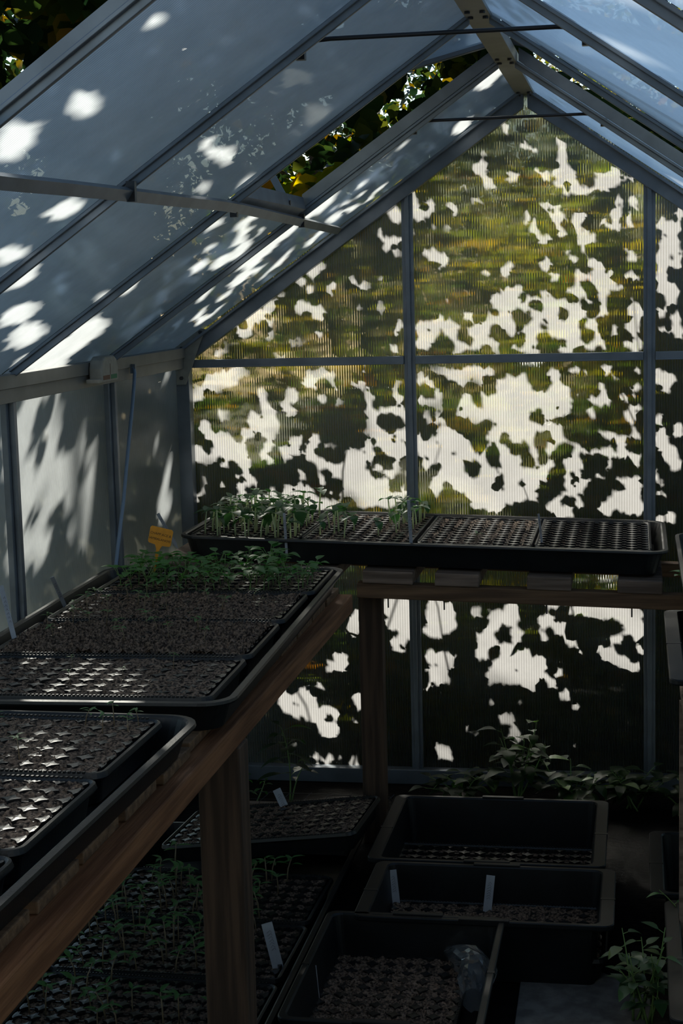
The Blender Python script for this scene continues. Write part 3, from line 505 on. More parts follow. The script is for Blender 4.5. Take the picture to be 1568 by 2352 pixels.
branches([((0, 0, 0), (.2, -.3, 3.2)), ((.1, -.2, 1.8), (1.2, -1.6, 2.6)), ((.1, -.2, 2.0), (1.5, -1.2, 3.0)), ((.1, -.2, 2.2), (-.9, -1.0, 3.2)), ((.1, -.1, 1.5), (1.0, -2.0, 2.4))], .06, 8).build('trunk', 'bark', ot, smooth=True)
ls = thing('side_shrub', 'tall shrub standing outside the left wall', 'shrub', (-1.7, 1.0, -.06))
off = np.array([-1.7, 1.0, -.06])
leafmesh('foliage', [(LV_L-off, OVF)], 'leaf_dark', ls)
branches([((0, 0, 0), (.1, .1, 1.7)), ((-.2, .3, 0), (-.3, .5, 2.0)), ((.1, -.5, 0), (.2, -.4, 1.5))], .012).build('branches', 'bark', ls, smooth=True)
LV_RR = cover(GRR, MRR, lambda u, v: np.stack([u, v, ZR-SL*u], 1), lambda u, v: (u < 1.08) & (v > -3.6), 2.2, 4.0, .03, .07, tries=9, step=.024)
rt_ = thing('overhanging_tree', 'leafy tree behind the gable whose crown shades the right roof slope', 'tree', (.45, 3.2, -.06))
leafmesh('foliage', [(LV_RR-np.array([.45, 3.2, -.06]), OVF)], 'leaf_dark', rt_)
branches([((0, 0, 0), (.1, -.1, 3.4)), ((0, 0, 2.6), (-.6, -.5, 3.7)), ((0, 0, 2.8), (-1.1, -.9, 3.9)), ((0, 0, 2.9), (.2, -1.0, 3.8))], .03, 8).build('trunk', 'bark', rt_, smooth=True)
# low growth added outside the gable to darken its lower sheets
for x_, lab_ in ((-.75, 'dark low shrub added outside the left foot of the gable to shade it'), (0., 'dark low shrub added outside the middle foot of the gable to shade it'), (.75, 'dark low shrub added outside the right foot of the gable to shade it')):
    us = thing('shade_shrub', lab_, 'shrub', (x_, .6, -.06)); n_ = 5200
    C = np.stack([nr.uniform(-.42, .42, n_), nr.uniform(-.5, .35, n_), nr.random(n_)**1.15*.66], 1)
    V = leaves_at(C, nr.uniform(.035, .07, n_), OV, (-.2, -.3, .8), .8)
    V = V[in_light(V[:, [0, 2, 4, 6, 8]]+np.array([x_, .6, -.06])).sum(1) == 0]
    leafmesh('foliage', [(V, OVF)], 'leaf_dark', us)
    branches([((.1*k-.2, 0, 0), (.16*k-.32, .05, .5)) for k in range(5)], .006, 5).build('branches', 'bark', us, smooth=True)
# trees further back, each its own crown and trunk
def tree(name, label, x, y, h, rx, ry, zc, rz, n, size, m):
    t = thing(name, label, 'tree', (x, y, -.06), group='trees around the greenhouse'); n = int(n*2.2); size *= .62
    d = nr.normal(size=(n, 3)); d /= np.linalg.norm(d, axis=1)[:, None]
    rr = nr.random(n)**.45
    P = np.stack([d[:, 0]*rx, d[:, 1]*ry, d[:, 2]*rz], 1)*rr[:, None]+np.array([0, 0, zc])
    lump = np.array([noise.noise(Vector(p)*1.6+Vector((x, y, 0))) for p in P]); P = P[lump > -.10]
    V = leaves_at(P, nr.uniform(.7, 1.3, len(P))*size, LO, (-.2, -.2, .7), .7)
    o_ = np.array([x, y, -.06]); V = V[in_light(V+o_).sum(1) == 0]
    leafmesh('foliage', [(V, LOF)], m, t)
    branches([((0, 0, 0), (.1, 0, h*.8)), ((0, 0, h*.3), (rx*.6, .1, zc+.2)), ((0, 0, h*.35), (-rx*.6, -.1, zc+.1)), ((.05, 0, h*.45), (.2, -ry*.5, zc+.3))], .05, 7).build('trunk', 'bark', t, smooth=True)
tree('garden_tree', 'dark green tree rising far behind the left eave', -3.6, 4.2, 3.6, 1.5, 1.1, 2.3, 1.5, 5200, .12, 'leaf_dark')
tree('garden_tree', 'dark tree behind the gable seen through the left vent', -1.7, 5.2, 3.6, 1.3, 1.0, 2.5, 1.4, 4200, .11, 'leaf_dark')
tree('garden_tree', 'tree turning yellow straight behind the gable wall', -.3, 4.6, 3.0, 1.2, .9, 1.7, 1.3, 4200, .10, 'leaf_yellow')
tree('garden_tree', 'yellow-green tree behind the right roof slope', 1.3, 5.6, 3.6, 1.4, 1.0, 2.4, 1.5, 4800, .10, 'leaf_yellow')
tree('garden_tree', 'tall pale green tree far behind the ridge', .5, 8.2, 5.2, 1.9, 1.4, 3.3, 1.9, 4800, .13, 'leaf_tree')
tree('garden_tree', 'dark tree far left behind the leaning tree', -6.0, 6.0, 5, 2.0, 1.6, 3.2, 2.2, 5600, .15, 'leaf_dark')
tree('garden_tree', 'bushy dark tree far behind the left vent', -2.6, 8.6, 5.4, 2.0, 1.5, 3.4, 2.2, 5200, .15, 'leaf_dark')
tree('garden_tree', 'low hedge tree at the back right of the gable', 3.2, 6.4, 4.2, 1.7, 1.2, 2.4, 1.9, 4600, .12, 'leaf_tree')

for hx_, hy_, lab_, m_ in ((-4.3, 7.0, 'yellow-green hedge far behind the left part of the gable', 'leaf_yellow'), (-.6, 7.4, 'yellowing hedge far behind the middle of the gable', 'leaf_yellow'), (3.1, 7.2, 'green hedge far behind the right part of the gable', 'leaf_tree')):
    tree('garden_hedge', lab_, hx_, hy_, 1.4, 1.7, .6, .95, 1.15, 9500, .14, m_)
tree('overhanging_tree', 'unseen dark evergreen added over the near end of the roof to darken the inside', .3, -5.4, 4.2, 2.3, 2.0, 3.7, .95, 4200, .2, 'leaf_dark')  # out-of-view crown added to keep sky light off the near bays
tree('garden_tree', 'unseen dark evergreen added outside the right wall to block sky light', 4.2, -1.0, 4.5, 1.6, 2.2, 2.6, 2.3, 3600, .2, 'leaf_dark')  # unseen tree added to hold back sky light from the right
tree('garden_tree', 'unseen dark evergreen added outside the right wall nearer the camera to block light', 4.4, -5.2, 4.5, 1.6, 2.2, 2.6, 2.3, 3600, .2, 'leaf_dark')  # another out-of-view tree, added to dim the right side further forward
# ---------------------------------------------------------------- trays, cell modules, soil
def tray_mesh(hx, hy, h, m, name='body', parent=None, rim=.026, taper=.016, r=.05):
    t = .003; ls_ = []
    for (dx, z) in ((-taper, 0), (0, h-.008), (0, h-.006), (rim*.46, h-.009), (rim*.5, h-.006), (rim*.46, h-.001), (rim*.08, h), (-.002, h-.003), (-taper-t, t)):
        ls_.append(rrect(hx-rim*.5+dx, hy-rim*.5+dx, max(.006, r+dx*.6), z, 6))
    b = MB().loft(ls_)
    return b.build(name, m, parent, smooth=False)
def big_tray(label, loc, hx, hy, h=.06, rz=0, ry=0, m='black', group=None, name='growing_tray'):
    t = thing(name, label, 'tray', loc, (0, ry, rz), group)
    tray_mesh(hx, hy, h, m, 'tray_body', t)
    return t
P_ = .0405; NX, NY = 12, 7; MLX, MLY = .262, .153
def star_mesh():
    b = MB(); r = .5*P_
    q = []
    for s_ in np.linspace(0, 1, 6):
        x = .36*P_+(.0200-.36)*P_*s_
        q.append((x, P_/2-math.sqrt(max(0, r*r-(P_/2-x)**2))))
    q[-1] = (q[0][1], q[0][0]); 
    poly = []
    for k in range(4):
        a = k*math.pi/2; c_, s_ = round(math.cos(a)), round(math.sin(a))
        poly += [(c_*x-s_*y, s_*x+c_*y) for x, y in q[:]]
    n = len(poly); hx, hy = NX*P_/2, NY*P_/2
    for i in range(NX+1):
        for j in range(NY+1):
            cx, cy_ = -hx+i*P_, -hy+j*P_
            pts = [(min(hx+.004, max(-hx-.004, cx+x)), min(hy+.004, max(-hy-.004, cy_+y))) for x, y in poly]
            v = [(x, y, 0) for x, y in pts]+[(cx+(x-cx)*1.02, cy_+(y-cy_)*1.02, -.012) for x, y in pts]+[(cx, cy_, .0004)]
            f = [(k, (k+1) % n, 2*n) for k in range(n)]+[(k+n, (k+1) % n+n, (k+1) % n, k) for k in range(n)]
            b.add(v, f)
    # low saddles between neighbouring cells
    for i in range(NX+1):
        for j in range(NY+1):
            x, y = -hx+i*P_, -hy+j*P_
            if i < NX: b.box(x+.3*P_, x+.7*P_, y-.0014, y+.0014, -.014, -.0045)
            if j < NY: b.box(x-.0014, x+.0014, y+.3*P_, y+.7*P_, -.014, -.0045)
    return b
def rim_mesh():
    b = MB()
    L = [(MLX-.016, MLY-.014, .02, -.048), (MLX-.010, MLY-.008, .02, -.012), (MLX-.004, MLY-.003, .022, -.011), (MLX, MLY, .024, -.006), (MLX-.002, MLY-.002, .024, .002), (MLX-.006, MLY-.005, .02, .003), (MLX-.011, MLY-.0085, .016, -.001), (MLX-.014, MLY-.011, .012, -.02), (MLX-.020, MLY-.018, .012, -.044)]
    b.loft([rrect(a, c, r, z, 5) for a, c, r, z in L])
    for s_ in (-1, 1):
        for k in range(64):
            x = -MLX+.03+k*(2*MLX-.06)/63
            b.box(x-.0018, x+.0018, *sorted((s_*(MLY-.006), s_*(MLY-.001))), .0015, .0048)
    return b
STAR = star_mesh().build('cell_grid', 'cell'); RIM = rim_mesh().build('rim', 'black')
def soil_mesh(base, amp, seed, hump=0.0, edge_fill=None):
    rs_ = random.Random(seed)
    b = MB(); nx, ny = 110, 66; hx, hy = NX*P_/2+.001, NY*P_/2+.001; v = []
    for j in range(ny+1):
        for i in range(nx+1):
            x, y = -hx+2*hx*i/nx, -hy+2*hy*j/ny
            p = Vector((x*75, y*75, seed*7.3)); q = Vector((x*9, y*9, seed*3.1))
            dx = ((x+hx) % P_)-P_/2; dy = ((y+hy) % P_)-P_/2
            cup = .5+.5*math.cos(min(1, math.hypot(dx, dy)/(P_*.5))*math.pi)
            z = base+amp*(noise.noise(p)*.9+noise.noise(p*2.3)*.7+rs_.uniform(-.55, .55))+hump*noise.noise(q)-.0022*cup*(1 if hump < .005 else .3)
            v.append((x, y, max(z, -.043)))
    f = [(j*(nx+1)+i, j*(nx+1)+i+1, (j+1)*(nx+1)+i+1, (j+1)*(nx+1)+i) for j in range(ny) for i in range(nx)]
    return b.add(v, f)
SOILS = {}
def soil(kind):
    if kind not in SOILS:
        base, amp, seed, hump = kind
        SOILS[kind] = soil_mesh(*kind).build('soil', 'soil', smooth=False); return SOILS[kind]
    o = SOILS[kind].copy(); COL.objects.link(o); return o
_first = [True]
MODS = {}
def module(label, loc, rz=0, kind=(-.006, .004, 1, .002), rx=0, ry=0, group=None):
    t = thing('cell_tray', label, 'seed tray', loc, (rx, ry, rz), group)
    for src in (STAR, RIM):
        o = src if _first[0] else src.copy()
        if not _first[0]: COL.objects.link(o)
        o.parent = t
    _first[0] = False
    s_ = soil(kind); s_.parent = t; s_['kind'] = 'stuff'
    return t
# ---------------------------------------------------------------- benches
TILT = .032
def shz(x, d=0): return .828-.032*x+d              # top of the trays on the cross bench, which leans to the right
sb = thing('cross_bench', 'weathered timber cross bench along the gable wall under the long tray', 'bench', (0, -.35, 0))
rot = Matrix.Rotation(TILT, 4, 'Y')
def tilted(b, x0, z0):
    b.v = [tuple(rot @ Vector((x, y, z-z0))+Vector((0, 0, z0))) for x, y, z in b.v]; return b
for k, y in enumerate((-.26, .22)):
    tilted(MB().box(-.42 if k == 0 else -1.0, 1.02, y-.022, y+.022, .682, .722), 0, .72).build('beam', 'timber_x', sb, bevel=.003)
for x0, x1 in ((-.98, -.86), (-.80, -.68), (-.60, -.48), (-.405, -.27), (-.212, -.095), (.030, .145), (.264, .378), (.52, .64), (.76, .88)):
    tilted(MB().box(x0, x1, -.285, .30, .7225, .757), 0, .72).build('slat', 'grey_timber', sb, bevel=.003)
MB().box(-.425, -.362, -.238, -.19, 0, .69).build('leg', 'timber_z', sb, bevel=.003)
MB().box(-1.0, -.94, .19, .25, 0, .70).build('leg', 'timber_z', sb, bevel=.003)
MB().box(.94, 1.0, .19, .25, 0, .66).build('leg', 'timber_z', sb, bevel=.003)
for x in (-.34, -.19, .08, .3): MB().tube([(x, -.26, .700), (x, -.26, .655-.03*x)], .0022, 5).build('nail', 'steel', sb)
lb = thing('side_bench', 'orange-brown timber bench along the left wall on stout square legs', 'bench', (-.7, -2.2, 0))
MB().box(.268, .315, -2.2, 1.30, .712, .757).build('beam', 'timber_y', lb, bevel=.003)
MB().box(-.33, -.285, -2.2, 1.30, .712, .757).build('beam', 'timber_y', lb, bevel=.003)
for k in range(20):
    y = 1.30-.085-k*.178
    if y < -2.15: break
    MB().box(-.325+.01*rnd.random(), .280+.010*rnd.random(), y-.078, y+.078, .7572, .7745).build('slat', 'timber_x', lb, bevel=.002)
legb = MB()
legb.box(.240, .318, .08, .15, 0, .712)
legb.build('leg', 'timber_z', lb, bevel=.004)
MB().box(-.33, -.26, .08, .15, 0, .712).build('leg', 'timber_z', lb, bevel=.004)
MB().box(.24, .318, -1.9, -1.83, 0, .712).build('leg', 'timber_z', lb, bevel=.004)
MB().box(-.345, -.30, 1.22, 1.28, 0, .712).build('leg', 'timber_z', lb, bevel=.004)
rb = thing('right_bench', 'low plank shelf on a thin stake along the right wall', 'bench', (.75, -1.4, 0))
MB().box(-.345, .27, -.36, .40, .625, .646).build('plank', 'grey_timber', rb, bevel=.002)
MB().box(-.348, -.334, -.02, .02, 0, .625).build('stake', 'grey_timber', rb)
MB().box(.22, .26, -.02, .02, 0, .625).build('stake', 'grey_timber', rb)
MB().box(-.3, -.27, -1.2, .7, .70, .735).build('side_rail', 'timber_y', rb)
MB().box(.22, .25, -1.2, .7, .70, .735).build('side_rail', 'timber_y', rb)
# ---------------------------------------------------------------- trays on the benches
big_tray('long black growing tray on the cross bench holding four cell trays', (-.262, -.335, .766+.008), .655, .288, .066, ry=TILT)
big_tray('black growing tray on the left bench nearest the gable, holding four cell trays', (-.680, -1.600, .775), .304, .672, .056, rz=R(1.6))
big_tray('black growing tray at the near end of the left bench', (-.700, -2.985, .775), .304, .655, .056, rz=R(-1.2))
big_tray('black growing tray on the right end of the bench with a leafy plant', (.72, -.76, .757), .304, .50, .06)
SH = []
for k, (x, kind, lab) in enumerate(((-.734, (-.005, .004, 1, .003), 'cell tray at the left end of the cross bench crowded with tall pale-stemmed seedlings'),
                          (-.427, (-.004, .004, 2, .004), 'second cell tray from the left on the cross bench with scattered seedlings'),
                          (-.112, (-.005, .004, 3, .005), 'third cell tray on the cross bench with dark soil and no plants'),
                          (.199, (-.012, .003, 4, .001), 'empty-looking cell tray at the right end of the cross bench'))):
    SH.append(module(lab, (x, -.335, shz(x)-.001), R(90), kind, rx=0, ry=0))
    SH[-1].rotation_euler = (rot.to_3x3() @ Euler((0, 0, R(90))).to_matrix()).to_euler()
BE = []
for y, kind, lab, dx in ((-1.115, (-.004, .004, 5, .003), 'cell tray full of green leafy seedlings at the far end of the left bench', .004),
                         (-1.436, (.000, .007, 6, .005), 'second cell tray from the far end of the left bench, crumbly soil', .002),
                         (-1.763, (.003, .009, 7, .006), 'cell tray on the left bench almost buried in dark crumbly soil with few sprouts', .008),
                         (-2.085, (-.002, .004, 8, .003), 'cell tray on the left bench with shining star-shaped ribs beside the tray edge', .014)):
    BE.append(module(lab, (-.678+dx, y, .829), R(1.2), kind))
for y, kind, lab in ((-2.52, (-.0015, .004, 9, .004), 'cell tray in the nearest bench tray with sprouts at its far edge'),
                     (-2.845, (-.003, .004, 10, .003), 'cell tray with bare star-shaped ribs in the nearest bench tray'),
                     (-3.165, (-.004, .004, 11, .004), 'cell tray at the near cut-off corner of the left bench')):
    BE.append(module(lab, (-.703, y, .8295), R(-1), kind))
# ---------------------------------------------------------------- floor: tubs, trays under the bench
def tub(label, loc, hx, hy, h=.13, rx=.030, ry=.012):
    t = thing('floor_tub', label, 'tub', loc, group='dark rectangular tubs')
    ls_ = []
    for (f, e, z) in ((1, -.012, 0), (1, -.004, h-.03), (1, -.002, h-.012), (0, -.001, h-.012), (0, 0, h-.009), (0, 0, h-.002), (0, -.002, h), (1, .001, h), (1, -.002, h-.004), (1, -.018, .005)):
        ls_.append(rrect(hx+e-f*rx, hy+e-f*ry, .022+e*.5, z, 5))
    tb_ = MB().loft(ls_).build('tub_body', 'tub', t)
    for s_ in (-1, 1):
        MB().box(*sorted((s_*(hx+.0008), s_*(hx-rx-.001))), -.02, -.010, h-.011, h+.0006).build('rim_gap', 'black', tb_)
        MB().box(-.05, .06, *sorted((s_*(hy+.002), s_*(hy-ry))), h-.010, h+.004).build('rim_lug', 'tub', tb_, bevel=.0015)
    return t
tub('dark tub on the floor nearest the gable, under the cross bench', (-.045, -.862, .004), .285, .252, .146)
tub('dark tub with two white labels in the middle of the floor', (-.019, -1.300, .004), .283, .176, .146)
tub('dark tub nearest the camera holding a clear plastic bag', (-.165, -1.722, .004), .196, .274, .146, .013, .013)
tub('dark tub on the floor at the right edge, further from the camera', (.62, -1.055, .004), .278, .215, .146)
tub('dark tub on the floor at the right edge, nearer the camera', (.655, -1.61, .004), .283, .305, .146)
tub('dark tub on the low plank shelf at the right edge', (.66, -1.37, .646), .285, .345, .104)
module('cell tray sunk in the tub nearest the gable', (-.045, -.90, .062), 0, (-.012, .004, 12, .001))
module('cell tray of brown soil in the tub with two white labels', (-.012, -1.300, .062), 0, (-.002, .004, 13, .004))
module('cell tray beside the clear plastic bag in the near tub', (-.192, -1.722, .062), R(90), (-.003, .004, 14, .003))
big_tray('large black tray on the floor under the left bench', (-.692, -1.34, .004), .292, .665, .072)
UB = [module(lab, (-.690, y, z), R(-1), kind, ry=0) for y, z, kind, lab in (
    (-1.17, .066, (-.008, .004, 15, .002), 'cell tray under the left bench just in front of the tilted one'),
    (-1.49, .066, (-.008, .004, 16, .002), 'cell tray in the middle of the tray under the left bench'),
    (-1.81, .066, (-.008, .004, 17, .002), 'cell tray at the near end of the tray under the left bench'))]
module('tilted cell tray propped up over the tray under the left bench', (-.625, -.832, .139), R(-4), (-.003, .004, 18, .003), ry=R(-7.5))
# ---------------------------------------------------------------- seedlings
def leaf_b(b, base, d, L, W, upv=(0, 0, 1), droop=.2, fold=.25, mi=0, n=5, pw=.8):
    base, d = Vector(base), Vector(d).normalized(); u = Vector(upv); s_ = d.cross(u)
    if s_.length < 1e-3: s_ = Vector((1, 0, 0))
    s_.normalize(); u = s_.cross(d).normalized(); v = []
    for k in range(n+1):
        f = k/n; wd = W*.5*math.sin(math.pi*min(1, f**pw*.98+.01))
        c = base+d*(L*f)-u*(droop*L*f*f)
        v += [c+s_*wd+u*(wd*fold), c, c-s_*wd+u*(wd*fold)]
    f_ = []
    for k in range(n):
        a = k*3; f_ += [(a, a+1, a+4, a+3), (a+1, a+2, a+5, a+4)]
    return b.add(v, f_, mi)
def proto(kind, i):
    rr = random.Random(kind*100+i)
    nm = 'seedling'
    t = thing(nm, 'x', 'seedling')
    if kind == 0:       # pale thick stem, two broad seed leaves and a young pair
        h = rr.uniform(.038, .062); bx, by = rr.uniform(-.008, .008), rr.uniform(-.008, .008)
        top = Vector((bx, by, h))
        st = MB().tube([(0, 0, -.006), (bx*.2, by*.2, h*.45), top], [.0023, .0021, .0017], 6).build('stem', 'stem_pale', t, smooth=True)
        ch = [st]; a0 = rr.uniform(0, 6.3)
        for k in range(2):
            a = a0+k*math.pi+rr.uniform(-.3, .3)
            L_ = rr.uniform(.025, .037)
            ch.append(leaf_b(MB(), top, (math.cos(a), math.sin(a), rr.uniform(-.5, .9)), L_, L_*.78, droop=.55).build('leaf', 'leaf_round', t, smooth=True))
        for k in range(rr.choice((0, 1, 2, 2))):
            a = a0+1.5+k*3.1; L_ = rr.uniform(.015, .024)
            ch.append(leaf_b(MB(), top, (math.cos(a), math.sin(a), rr.uniform(.5, 1.2)), L_, L_*.7).build('leaf', 'leaf_round', t, smooth=True))
    elif kind == 1:     # bushy green starts
        ch = []; hb = rr.uniform(.018, .034); top = Vector((rr.uniform(-.006, .006), rr.uniform(-.006, .006), hb))
        st = MB().tube([(0, 0, -.006), top], [.0013, .0011], 5); lv = []
        for k in range(rr.randint(4, 6)):
            a = k*2.4+rr.uniform(-.4, .4); e = top+Vector((math.cos(a)*.014, math.sin(a)*.014, rr.uniform(.006, .026)))
            st.tube([top*(.6+.08*k), e], [.0009, .0007], 4)
            L_ = rr.uniform(.022, .034)
            lv.append((e, (math.cos(a), math.sin(a), rr.uniform(-.1, .6)), L_))
        ch.append(st.build('stem', 'stem_green', t, smooth=True))
        for e, d, L_ in lv: ch.append(leaf_b(MB(), e, d, L_, L_*.78, droop=.3, pw=.7).build('leaf', 'leaf_fresh', t, smooth=True))
    else:               # thin sprouts with narrow leaves
        h = rr.uniform(.022, .040); bx, by = rr.uniform(-.008, .008), rr.uniform(-.008, .008); top = Vector((bx, by, h))
        ch = [MB().tube([(0, 0, -.006), (bx*.3, by*.3, h*.5), top], [.0009, .0008, .0006], 5).build('stem', 'stem_red', t, smooth=True)]
        a0 = rr.uniform(0, 6.3)
        for k in range(rr.randint(3, 5)):
            a = a0+k*1.9; L_ = rr.uniform(.011, .018)
            ch.append(leaf_b(MB(), top-Vector((0, 0, .004*(k//2))), (math.cos(a), math.sin(a), rr.uniform(.1, .7)), L_, L_*.34, droop=.3).build('leaf', 'leaf_fresh', t, smooth=True))
    return kids(t, *ch)
PROTO = {k: [proto(k, i) for i in range(6)] for k in range(3)}
_used = set()
def plant(kind, mod, x, y, label, group, scale=1, dz=-.005):
    p = rnd.choice(PROTO[kind]); loc = mod.matrix_basis @ Vector((x, y, dz))
    rz = rnd.uniform(0, 6.28)
    if p.name not in _used:
        _used.add(p.name); p.location = loc; p.rotation_euler = (0, 0, rz); p['label'] = label; p['group'] = group; p.scale = (scale,)*3
        return p
    return dup(p, loc, (0, 0, rz), label, group, scale)
def cell(i, j): return (-NX*P_/2+(i+.5)*P_+rnd.uniform(-.006, .006), -NY*P_/2+(j+.5)*P_+rnd.uniform(-.006, .006))
# module axes on the cross bench: local x runs to the back, local y runs to the left
for i in range(NX):
    for j in range(NY):
        if rnd.random() < .80:
            plant(0, SH[0], *cell(i, j), 'pale-stemmed round-leaved seedling in the crowded cell tray at the left end of the cross bench', 'seedlings crowding the left end of the cross bench', rnd.uniform(1.0, 1.35))
spots2 = [(9, 0), (10, 0), (10, 1), (11, 0), (9, 1), (8, 0), (11, 1), (10, 2), (11, 2), (8, 1), (9, 2), (6, 0), (6, 1), (4, 1), (3, 2), (5, 4), (4, 5), (6, 5), (3, 5), (5, 6), (2, 6), (1, 4), (7, 5), (8, 6)]
for i, j in spots2:
    plant(0, SH[1], *cell(i, j), 'pale-stemmed seedling scattered in the second cell tray on the cross bench', 'scattered seedlings in the second cell tray', rnd.uniform(.85, 1.2))
for i in range(NX):
    for j in range(NY):
        if rnd.random() < (.72 if i > 1 and i < 11 else .35):
            plant(1, BE[0], *cell(i, j), 'bushy green seedling in the far cell tray on the left bench', 'green seedlings at the far end of the left bench', rnd.uniform(.9, 1.2))
for (i, j) in [(0, 2), (1, 4), (2, 1), (1, 1), (3, 5), (4, 3), (5, 2), (5, 5), (2, 5), (7, 4), (8, 2), (4, 1), (6, 6), (3, 3), (0, 5), (9, 5)]:
    plant(2, BE[1], *cell(i, j), 'thin green sprout in the second cell tray of the left bench', 'thin sprouts in the second cell tray of the left bench', rnd.uniform(1.0, 1.3), 0)
for (i, j) in [(0, 5), (1, 3), (2, 6), (3, 6), (4, 4), (5, 2), (6, 5), (7, 3), (8, 5), (9, 2), (5, 6), (1, 6)]:
    plant(2, BE[2], *cell(i, j), 'thin green sprout in the soil-covered cell tray of the left bench', 'thin sprouts in the soil-covered cell tray', rnd.uniform(1.0, 1.3), .002)
for (i, j) in [(9, 6), (10, 6), (11, 6), (10, 5), (4, 6), (5, 6), (3, 3), (6, 4), (11, 5), (8, 1), (5, 1)]:
    plant(2, BE[4], *cell(i, j), 'small sprout in the far cell tray of the near tray on the left bench', 'small sprouts in the near tray of the left bench', rnd.uniform(.9, 1.15), 0)
for (i, j) in [(4, 5), (7, 3), (9, 5), (5, 2)]:
    plant(2, BE[3], *cell(i, j), 'tiny sprout among the shining ribs of the fourth cell tray', 'tiny sprouts among the shining ribs', rnd.uniform(.6, .9), 0)
for n_, m_ in enumerate(UB):
    for i in range(NX):
        for j in range(NY):
            if rnd.random() < (.30 if i < 10 else .12):
                plant(2, m_, *cell(i, j), ('thin shaded seedling in the cell tray just before the tilted one under the bench', 'thin shaded seedling in the middle cell tray under the left bench', 'thin shaded seedling in the nearest cell tray under the left bench')[n_], ('seedlings under the bench by the tilted tray', 'seedlings in the middle under the bench', 'seedlings nearest the camera under the bench')[n_], rnd.uniform(1.6, 2.3), 0)
plant(2, SH[2], *cell(1, 3), 'single green sprout in the bare third cell tray', 'lone sprouts', 1.0)
# ---------------------------------------------------------------- labels
def stake_label(label, base, top, w=.016, m='white', name='plant_label', face=None):
    base, top = Vector(base), Vector(top); d = top-base; L_ = d.length
    t = thing(name, label, 'plant label', base)
    z = d.normalized(); toward = (Vector(cam.location)-base); y = (toward-z*toward.dot(z)).normalized(); x = y.cross(z)*-1
    P = [(0, -.03), (w/2, -.012), (w/2, L_), (-w/2, L_), (-w/2, -.012)]
    b = MB().prism(P, lambda a, c: tuple(x*a+z*c+y*.0006), lambda a, c: tuple(x*a+z*c-y*.0006))
    bl = b.build('blade', m, t)
    s_ = MB()
    for k in range(7):                         # a pencilled line of writing
        c = L_*(.35+.07*k); a0, a1 = -.25*w+.1*w*rnd.random(), .2*w
        s_.tube([x*a0+z*c+y*.0008, x*(a1*rnd.random())+z*(c+.004)+y*.0008, x*a1+z*(c-.001)+y*.0008], .00035, 4)
    s_.build('handwriting', 'ink', bl)
    return t
stake_label('white plant label between the two seedling trays on the cross bench', (-.612, -.615, .825), (-.614, -.62, .922), .007)
stake_label('tall grey-white plant label at the front of the cross bench before the bare trays', (-.276, -.60, .83), (-.279, -.615, .955), .009)
stake_label('small white plant label between the two bare trays on the cross bench', (.063, -.50, .822), (.056, -.52, .905), .006)
stake_label('white plant label standing behind the orange tag', (-.930, -.60, .845), (-.964, -.62, .921), .009)
stake_label('white plant label in the left bench tray by the wall', (-.941, -1.436, .825), (-.945, -1.50, .905), .009)
stake_label('white plant label leaning at the left picture edge in the bench tray', (-.920, -1.794, .825), (-.962, -1.75, .932), .010)
stake_label('white plant label at the left of the middle floor tub', (-.252, -1.165, .058), (-.262, -1.15, .137), .020)
stake_label('white plant label at the centre of the middle floor tub', (-.033, -1.19, .058), (-.025, -1.17, .14), .020)
stake_label('wide white plant label beside the thick bench leg', (-.455, -1.56, .066), (-.478, -1.55, .155), .024)
stake_label('white plant label leaning behind the tilted cell tray', (-.605, -.72, .115), (-.650, -.66, .17), .022)
stake_label('thin pale stick in the near floor tub', (-.338, -1.70, .06), (-.345, -1.69, .125), .006)
# orange tag with handwriting
tb = Vector((-.873, -1.00, .80))
ot_ = thing('orange_tag', 'orange T-shaped plant tag with handwriting at the far corner of the left bench', 'plant label', tb)
def T2(a, c, d): # tag plane faces the camera, leaning to the right
    q = R(13); return (a*math.cos(q)+c*math.sin(q), d, -a*math.sin(q)+c*math.cos(q))
P = [(-.003, -.03), (.003, -.02), (.0045, .085), (.010, .096), (.030, .098), (.033, .102), (.033, .136), (.029, .140), (-.027, .140), (-.031, .136), (-.031, .102), (-.028, .098), (-.010, .096), (-.0045, .085)]
P = [(a*.92, c*1.02) for a, c in P]
obl = MB().prism(P, lambda a, c: T2(a, c, -.0008), lambda a, c: T2(a, c, .0008)).build('blade', 'orange', ot_)
for txt, c in (('CHAPP ACE &', .123), ('IAMBALANOIS', .110)):
    cu = bpy.data.curves.new('t', 'FONT'); cu.body = txt; cu.size = .0095; cu.align_x = 'CENTER'; cu.resolution_u = 2; cu.shear = .2
    to = bpy.data.objects.new('t', cu); COL.objects.link(to); bpy.context.view_layer.update()
    me = bpy.data.meshes.new_from_object(to); bpy.data.objects.remove(to)
    for v in me.vertices: v.co = Vector(T2(v.co.x*.92, (c+v.co.y*.92), -.0011))
    me.materials.clear(); me.materials.append(MT['ink'])
    o = bpy.data.objects.new('handwriting', me); COL.objects.link(o); o.parent = obl
